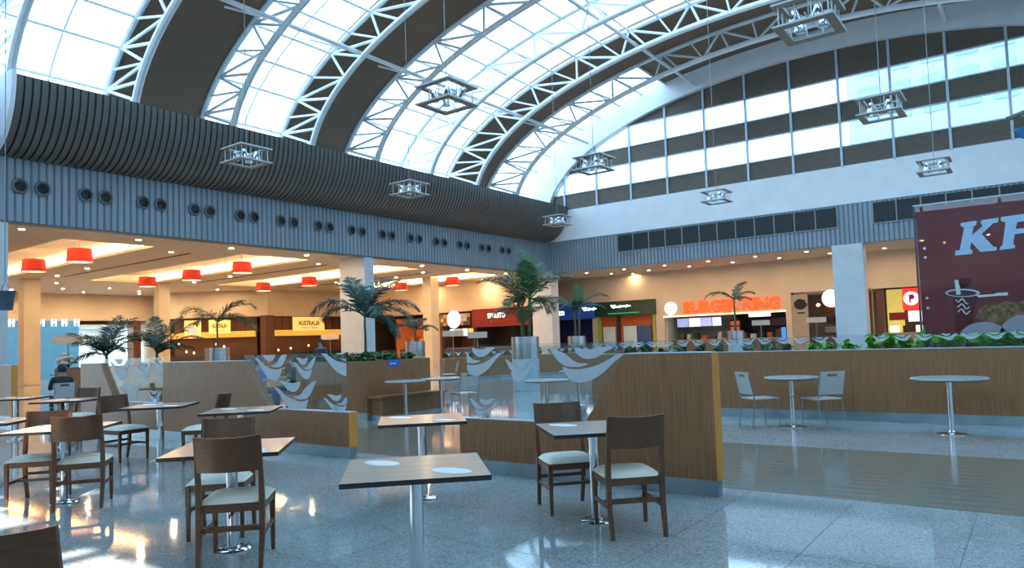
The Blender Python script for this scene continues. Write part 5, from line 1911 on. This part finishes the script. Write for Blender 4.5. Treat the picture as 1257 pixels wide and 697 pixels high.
MB().box((ax0 - 0.03, AY - 0.01, az1), (ax1, AY + 0.03, az1 + 0.02)).wbuild('top_rail', alu, r)
MB().box((ax0 - 0.03, AY - 0.04, 0), (ax1, AY + 0.06, 0.06)).wbuild('floor_channel', steel, r)
for px, py in ((1135, 305), (1136, 316), (1138, 366), (1139, 378)):
    p = on(px, py, 1, AY)
    MB().lathe([(0.025, 0), (0.03, 0.008), (0.022, 0.02)], 12).wbuild('glass_fixing', steel, r)
    q_ = [c for c in bpy.data.objects if c.name.startswith('glass_fixing')][-1]
for q_, (px, py) in zip([c for c in r.children if c.name.startswith('glass_fixing')], ((1135, 305), (1136, 316), (1138, 366), (1139, 378))):
    p = on(px, py, 1, AY)
    q_.location = Vector((p.x, AY, p.z)) - Vector(r.location)
    q_.rotation_euler = (PI / 2, 0, 0)
letter_p = mat('pale_blue_print', (0.42, 0.56, 0.72), 0.35, var=0.02)


def P3(pxs):
    return [(on(px, py, 1, AY).x, on(px, py, 1, AY).z) for px, py in pxs]


def prn(name, pts, m_, lift=0.003, th_=0.0008):
    MB().prism(pts, (0, AY - lift, 0), (1, 0, 0), (0, 0, 1), th_).wbuild(name, m_, r)


crop = lambda a: [(1110 + x / 6.64, 225 + y / 6.64) for x, y in a]
# serif K with slanted stems and the F beside it
prn('letter_k', P3(crop([(412, 588), (418, 548), (452, 545), (488, 362), (458, 345), (462, 322), (592, 304), (586, 340), (566, 348), (552, 424), (640, 346), (622, 322), (630, 300), (770, 280), (764, 318), (726, 324), (632, 412), (722, 512), (756, 520), (750, 548), (620, 558), (546, 478), (536, 535), (558, 545), (552, 575)])[::-1]), letter_p)
prn('letter_f', P3(crop([(776, 545), (782, 520), (800, 505), (826, 320), (786, 305), (790, 275), (1110, 230), (1100, 330), (1060, 335), (1045, 300), (920, 316), (908, 372), (1000, 362), (996, 402), (900, 414), (888, 495), (906, 505), (900, 528)])[::-1]), letter_p)
kx = on(1257, 300, 1, AY).x
text('letter_c', 'C', letter_p, (0.22, AY - 0.003, P3([(1240, 305)])[0][1]), (1, 0, 0), (0, 0, 1), height=0.52, width=0.5, ext=0.0, off=0.04, parent=r)
crop2 = lambda a: [(1110 + x / 6.333, 320 + y / 6.333) for x, y in a]
cupm, rimm, straw, swm = flat('maroon_cup_print', (0.10, 0.008, 0.016), 0.3), flat('pale_rim_print', (0.45, 0.62, 0.66), 0.3), flat('white_straw_print', (0.7, 0.72, 0.7), 0.3), flat('white_script_print', (0.75, 0.7, 0.72), 0.3)
prn('cup_print', P3(crop2([(385, 275), (555, 270), (520, 480), (500, 600), (410, 600)])[::-1]), cupm)
prn('cup_lid_print', P3(crop2([(455 + 135 * math.cos(a * PI / 12), 250 + 32 * math.sin(a * PI / 12)) for a in range(24)])[::-1]), rimm, 0.004)
prn('cup_drink_print', P3(crop2([(450 + 115 * math.cos(a * PI / 12), 252 + 23 * math.sin(a * PI / 12)) for a in range(24)])[::-1]), cupm, 0.005)
prn('straw_print', P3(crop2([(390, 150), (425, 148), (440, 262), (405, 264)])[::-1]), straw, 0.006)
prn('straw_band_print', P3(crop2([(420, 140), (515, 132), (518, 185), (424, 192)])[::-1]), flat('dark_maroon_print', (0.06, 0.004, 0.01)), 0.006)
prn('cutlery_print', P3(crop2([(560, 268), (700, 258), (720, 250), (805, 245), (806, 268), (700, 274), (580, 285)])[::-1]), straw, 0.005)
for q in range(3):
    b = MB()
    pts = P3(crop2([(400 + q * 8 + k * 10, 300 + q * 42 + 16 * math.sin(k * 0.9 + q) + k * 2.2) for k in range(11)]))
    b.tube([(x, AY - 0.0065, z) for x, z in pts], [0.012 * (0.5 + 0.5 * math.sin(PI * k / 10)) + 0.002 for k in range(11)], 4)
    b.wbuild('cup_script_print', swm, r)
chick = mat('fried_crust_print', (0.34, 0.20, 0.075), 0.6, col2=(0.08, 0.040, 0.018), scale=16, detail=6)
prn('chicken_print', P3(crop2([(560, 440), (580, 380), (640, 335), (720, 345), (790, 312), (860, 325), (940, 310), (1020, 330), (1100, 320), (1250, 340), (1250, 560), (1000, 520), (900, 430), (820, 440), (740, 540), (660, 490)])[::-1]), chick)
for c0, c1, ra, rb in ((620, 600, 190, 125), (920, 570, 175, 150), (1180, 600, 150, 120)):
    prn('bun_print', P3(crop2([(c0 + ra * math.cos(a * PI / 14), c1 - rb * math.sin(a * PI / 14)) for a in range(15)])), flat('grey_rose_print', (0.36, 0.34, 0.38), 0.4), 0.004)
tag(r, 'tall dark red KFC advert on a glass screen behind the planter wall', 'advert panel')

# ------------------------------------------------------------------ bits cut by the frame
p = at(6, 368, 14.0)
r = empty('hanging_bucket', (p.x, p.y, p.z - 0.2))
MB().lathe([(0.13, 0.0), (0.17, 0.33), (0.185, 0.34), (0.185, 0.37), (0.165, 0.37), (0.12, 0.03), (0.0, 0.02)], 20).build('bucket_body', mat('dark_teal_bucket', (0.05, 0.10, 0.12), 0.5), r, smooth=True)
MB().tube([(0.18 * math.cos(PI * k / 10), 0, 0.36 + 0.16 * math.sin(PI * k / 10)) for k in range(11)], 0.012, 6).build('handle', cable_m, r)
u = (p.x - VX) / OA
MB().tube([(0, 0, 0.52), (0, 0, VZ + OB * math.sqrt(max(0, 1 - u * u)) - p.z)], 0.008, 5).build('cable', cable_m, r)
tag(r, 'dark teal bucket hanging by its handle in front of the pale column', 'bucket')
p = at(1237, 146, 10.0)
q = at(1300, 120, 10.0)
r = empty('hanging_banner', tuple(p))
MB().tube([(0, 0, 0), tuple(q - p)], 0.035, 10).build('pole', mat('dark_pole', (0.14, 0.13, 0.13), 0.4), r)
u = (q.x - VX) / OA
MB().tube([tuple(q - p), (q.x - p.x, q.y - p.y, VZ + OB * math.sqrt(1 - u * u) - p.z)], 0.008, 5).build('cable', cable_m, r)
ux = (RT).normalized()
pts = [(0.05, -0.16), (0.25, -0.12), (0.9, -0.02), (1.4, -0.1), (1.3, -1.0), (0.75, -0.95), (0.42, -0.62), (0.30, -0.36)]
a3 = Vector((ux.x, ux.y, 0)).normalized()
MB().prism([(u_, v_) for u_, v_ in pts][::-1], (0, 0, 0), a3, (0, 0, 1), 0.03).build('cloth', mat('sage_cloth', (0.28, 0.46, 0.38), 0.7), r)
MB().prism([(0.04, -0.20), (0.10, -0.14), (0.28, -0.12), (0.40, -0.2), (0.26, -0.32), (0.12, -0.28)][::-1], Vector((0, 0, 0)) - Vector((a3.y, -a3.x, 0)) * -0.035, a3, (0, 0, 1), 0.03).build('blue_trim', mat('blue_cloth', (0.02, 0.16, 0.34), 0.7), r)
tag(r, 'sage green banner with blue trim hanging from a dark pole', 'banner')


# ------------------------------------------------------------------ people
def person(x, y, rz, shirt, trousers, hairc, lab, pose='sit', skin=(0.42, 0.24, 0.16)):
    """one skinned figure; faces +y locally"""
    J = {}
    if pose == 'sit':
        hip = 0.50
        J = {'pel': (0, 0, hip, .13), 'bel': (0, 0.01, hip + .16, .125), 'che': (0, 0.0, hip + .36, .14), 'nk': (0, 0.01, hip + .52, .055), 'hd': (0, 0.03, hip + .62, .085), 'tp': (0, 0.025, hip + .74, .075)}
        for s_, n_ in ((-1, 'l'), (1, 'r')):
            J['sh' + n_] = (s_ * .18, 0, hip + .46, .06); J['el' + n_] = (s_ * .23, .06, hip + .22, .045); J['wr' + n_] = (s_ * .12, .30, hip + .24, .032); J['ha' + n_] = (s_ * .08, .38, hip + .25, .036)
            J['hp' + n_] = (s_ * .10, .04, hip - .02, .09); J['kn' + n_] = (s_ * .12, .44, hip - .01, .065); J['an' + n_] = (s_ * .12, .42, .09, .042); J['to' + n_] = (s_ * .13, .56, .035, .038)
    else:
        hip = 0.92
        J = {'pel': (0, 0, hip, .13), 'bel': (0, 0, hip + .18, .125), 'che': (0, 0, hip + .38, .145), 'nk': (0, 0.01, hip + .54, .055), 'hd': (0, 0.03, hip + .64, .085), 'tp': (0, 0.025, hip + .76, .075)}
        for s_, n_ in ((-1, 'l'), (1, 'r')):
            J['sh' + n_] = (s_ * .19, 0, hip + .48, .06); J['el' + n_] = (s_ * .25, .0, hip + .2, .045); J['wr' + n_] = (s_ * .25, .12, hip - .02, .032); J['ha' + n_] = (s_ * .24, .15, hip - .11, .036)
            J['hp' + n_] = (s_ * .10, 0, hip - .05, .095); J['kn' + n_] = (s_ * .11, .02, .50, .062); J['an' + n_] = (s_ * .11, 0, .09, .042); J['to' + n_] = (s_ * .12, .14, .035, .038)
    names = list(J)
    E = [('pel', 'bel'), ('bel', 'che'), ('che', 'nk'), ('nk', 'hd'), ('hd', 'tp')]
    for n_ in 'lr':
        E += [('che', 'sh' + n_), ('sh' + n_, 'el' + n_), ('el' + n_, 'wr' + n_), ('wr' + n_, 'ha' + n_), ('pel', 'hp' + n_), ('hp' + n_, 'kn' + n_), ('kn' + n_, 'an' + n_), ('an' + n_, 'to' + n_)]
    me = bpy.data.meshes.new('body')
    me.from_pydata([J[n_][:3] for n_ in names], [(names.index(a), names.index(b)) for a, b in E], [])
    ob = bpy.data.objects.new('body_tmp', me)
    COL.objects.link(ob)
    md = ob.modifiers.new('skin', 'SKIN')
    for i, n_ in enumerate(names):
        me.skin_vertices[0].data[i].radius = (J[n_][3], J[n_][3])
    me.skin_vertices[0].data[0].use_root = True
    ob.modifiers.new('sub', 'SUBSURF').levels = 2
    dg = bpy.context.evaluated_depsgraph_get()
    m2 = bpy.data.meshes.new_from_object(ob.evaluated_get(dg))
    bpy.data.objects.remove(ob)
    m2.materials.clear()
    for mm in (mat('skin', skin, 0.5), shirt, trousers, ink):
        m2.materials.append(mm)
    for pg in m2.polygons:
        c = pg.center
        pg.use_smooth = True
        if c.z > hip + .50:
            pg.material_index = 0
        elif c.z > hip + 0.08 and not (abs(c.y) > 0.2):
            pg.material_index = 1
        elif c.z > hip + 0.12 or (pose != 'sit' and abs(c.x) > 0.2):
            pg.material_index = 0
        elif c.z < 0.075:
            pg.material_index = 3
        else:
            pg.material_index = 2
    r = empty('person', (x, y, 0), rz)
    put('body', m2, r)
    hz = hip + (.70 if pose == 'sit' else .72)
    MB().lathe([(0.0, 0.105), (0.055, 0.09), (0.092, 0.04), (0.10, -0.02), (0.092, -0.09), (0.07, -0.1)], 14, (0, -0.005, hz), close=False).build('hair', hairc, r, smooth=True)
    for s_ in (-1, 1):
        MB().lathe([(0.0, -0.011), (0.011, 0), (0.0, 0.011)], 8, (s_ * 0.032, 0.108, hz - 0.05), close=False).build('eye', ink, r)
    MB().tube([(0, 0.112, hz - 0.055), (0, 0.13, hz - 0.085)], [0.008, 0.014], 6).build('nose', mat('skin', skin), r)
    MB().box((-0.024, 0.098, hz - 0.125), (0.024, 0.112, hz - 0.117)).build('mouth', red_s, r)
    tag(r, lab, 'person')
    return r


navy_c, dark_c, blue_c, white_c, hair_c = flat('navy_cloth', (0.03, 0.045, 0.10), 0.8), flat('charcoal_cloth', (0.03, 0.03, 0.035), 0.8), flat('blue_shirt', (0.06, 0.14, 0.34), 0.8), flat('white_shirt', (0.6, 0.6, 0.62), 0.8), flat('black_hair', (0.012, 0.010, 0.010), 0.5)


def seated(px, D, rz, lab, shirt, tr_):
    p = at(px, 430, D)
    person(p.x, p.y, rz, shirt, tr_, hair_c, lab)
    o = copy_tree(mc0)
    place(o, (p.x, p.y + 0.0, 0), rz, 'pale metal chair under the ' + lab.split(',')[0].replace('person in ', 'person in '), 'metal chairs')


seated(361, 18.0, math.radians(150), 'person in dark clothes seated behind the five-bird glass', dark_c, dark_c)
seated(317, 17.0, math.radians(-60), 'person in a blue shirt seated by the slanted panel edge', blue_c, navy_c)
seated(76, 16.5, math.radians(80), 'person in black clothes seated in the open gap', dark_c, dark_c)
p = on(958, 405, 1, 43.9)
person(p.x, 43.95, PI, white_c, dark_c, hair_c, 'person in a white shirt standing behind the burger counter', 'stand')
p = at(394, 430, 24)
person(p.x, p.y, math.radians(200), navy_c, dark_c, hair_c, 'person in navy clothes standing beyond the bench planter', 'stand')

print("objs", len(bpy.data.objects))
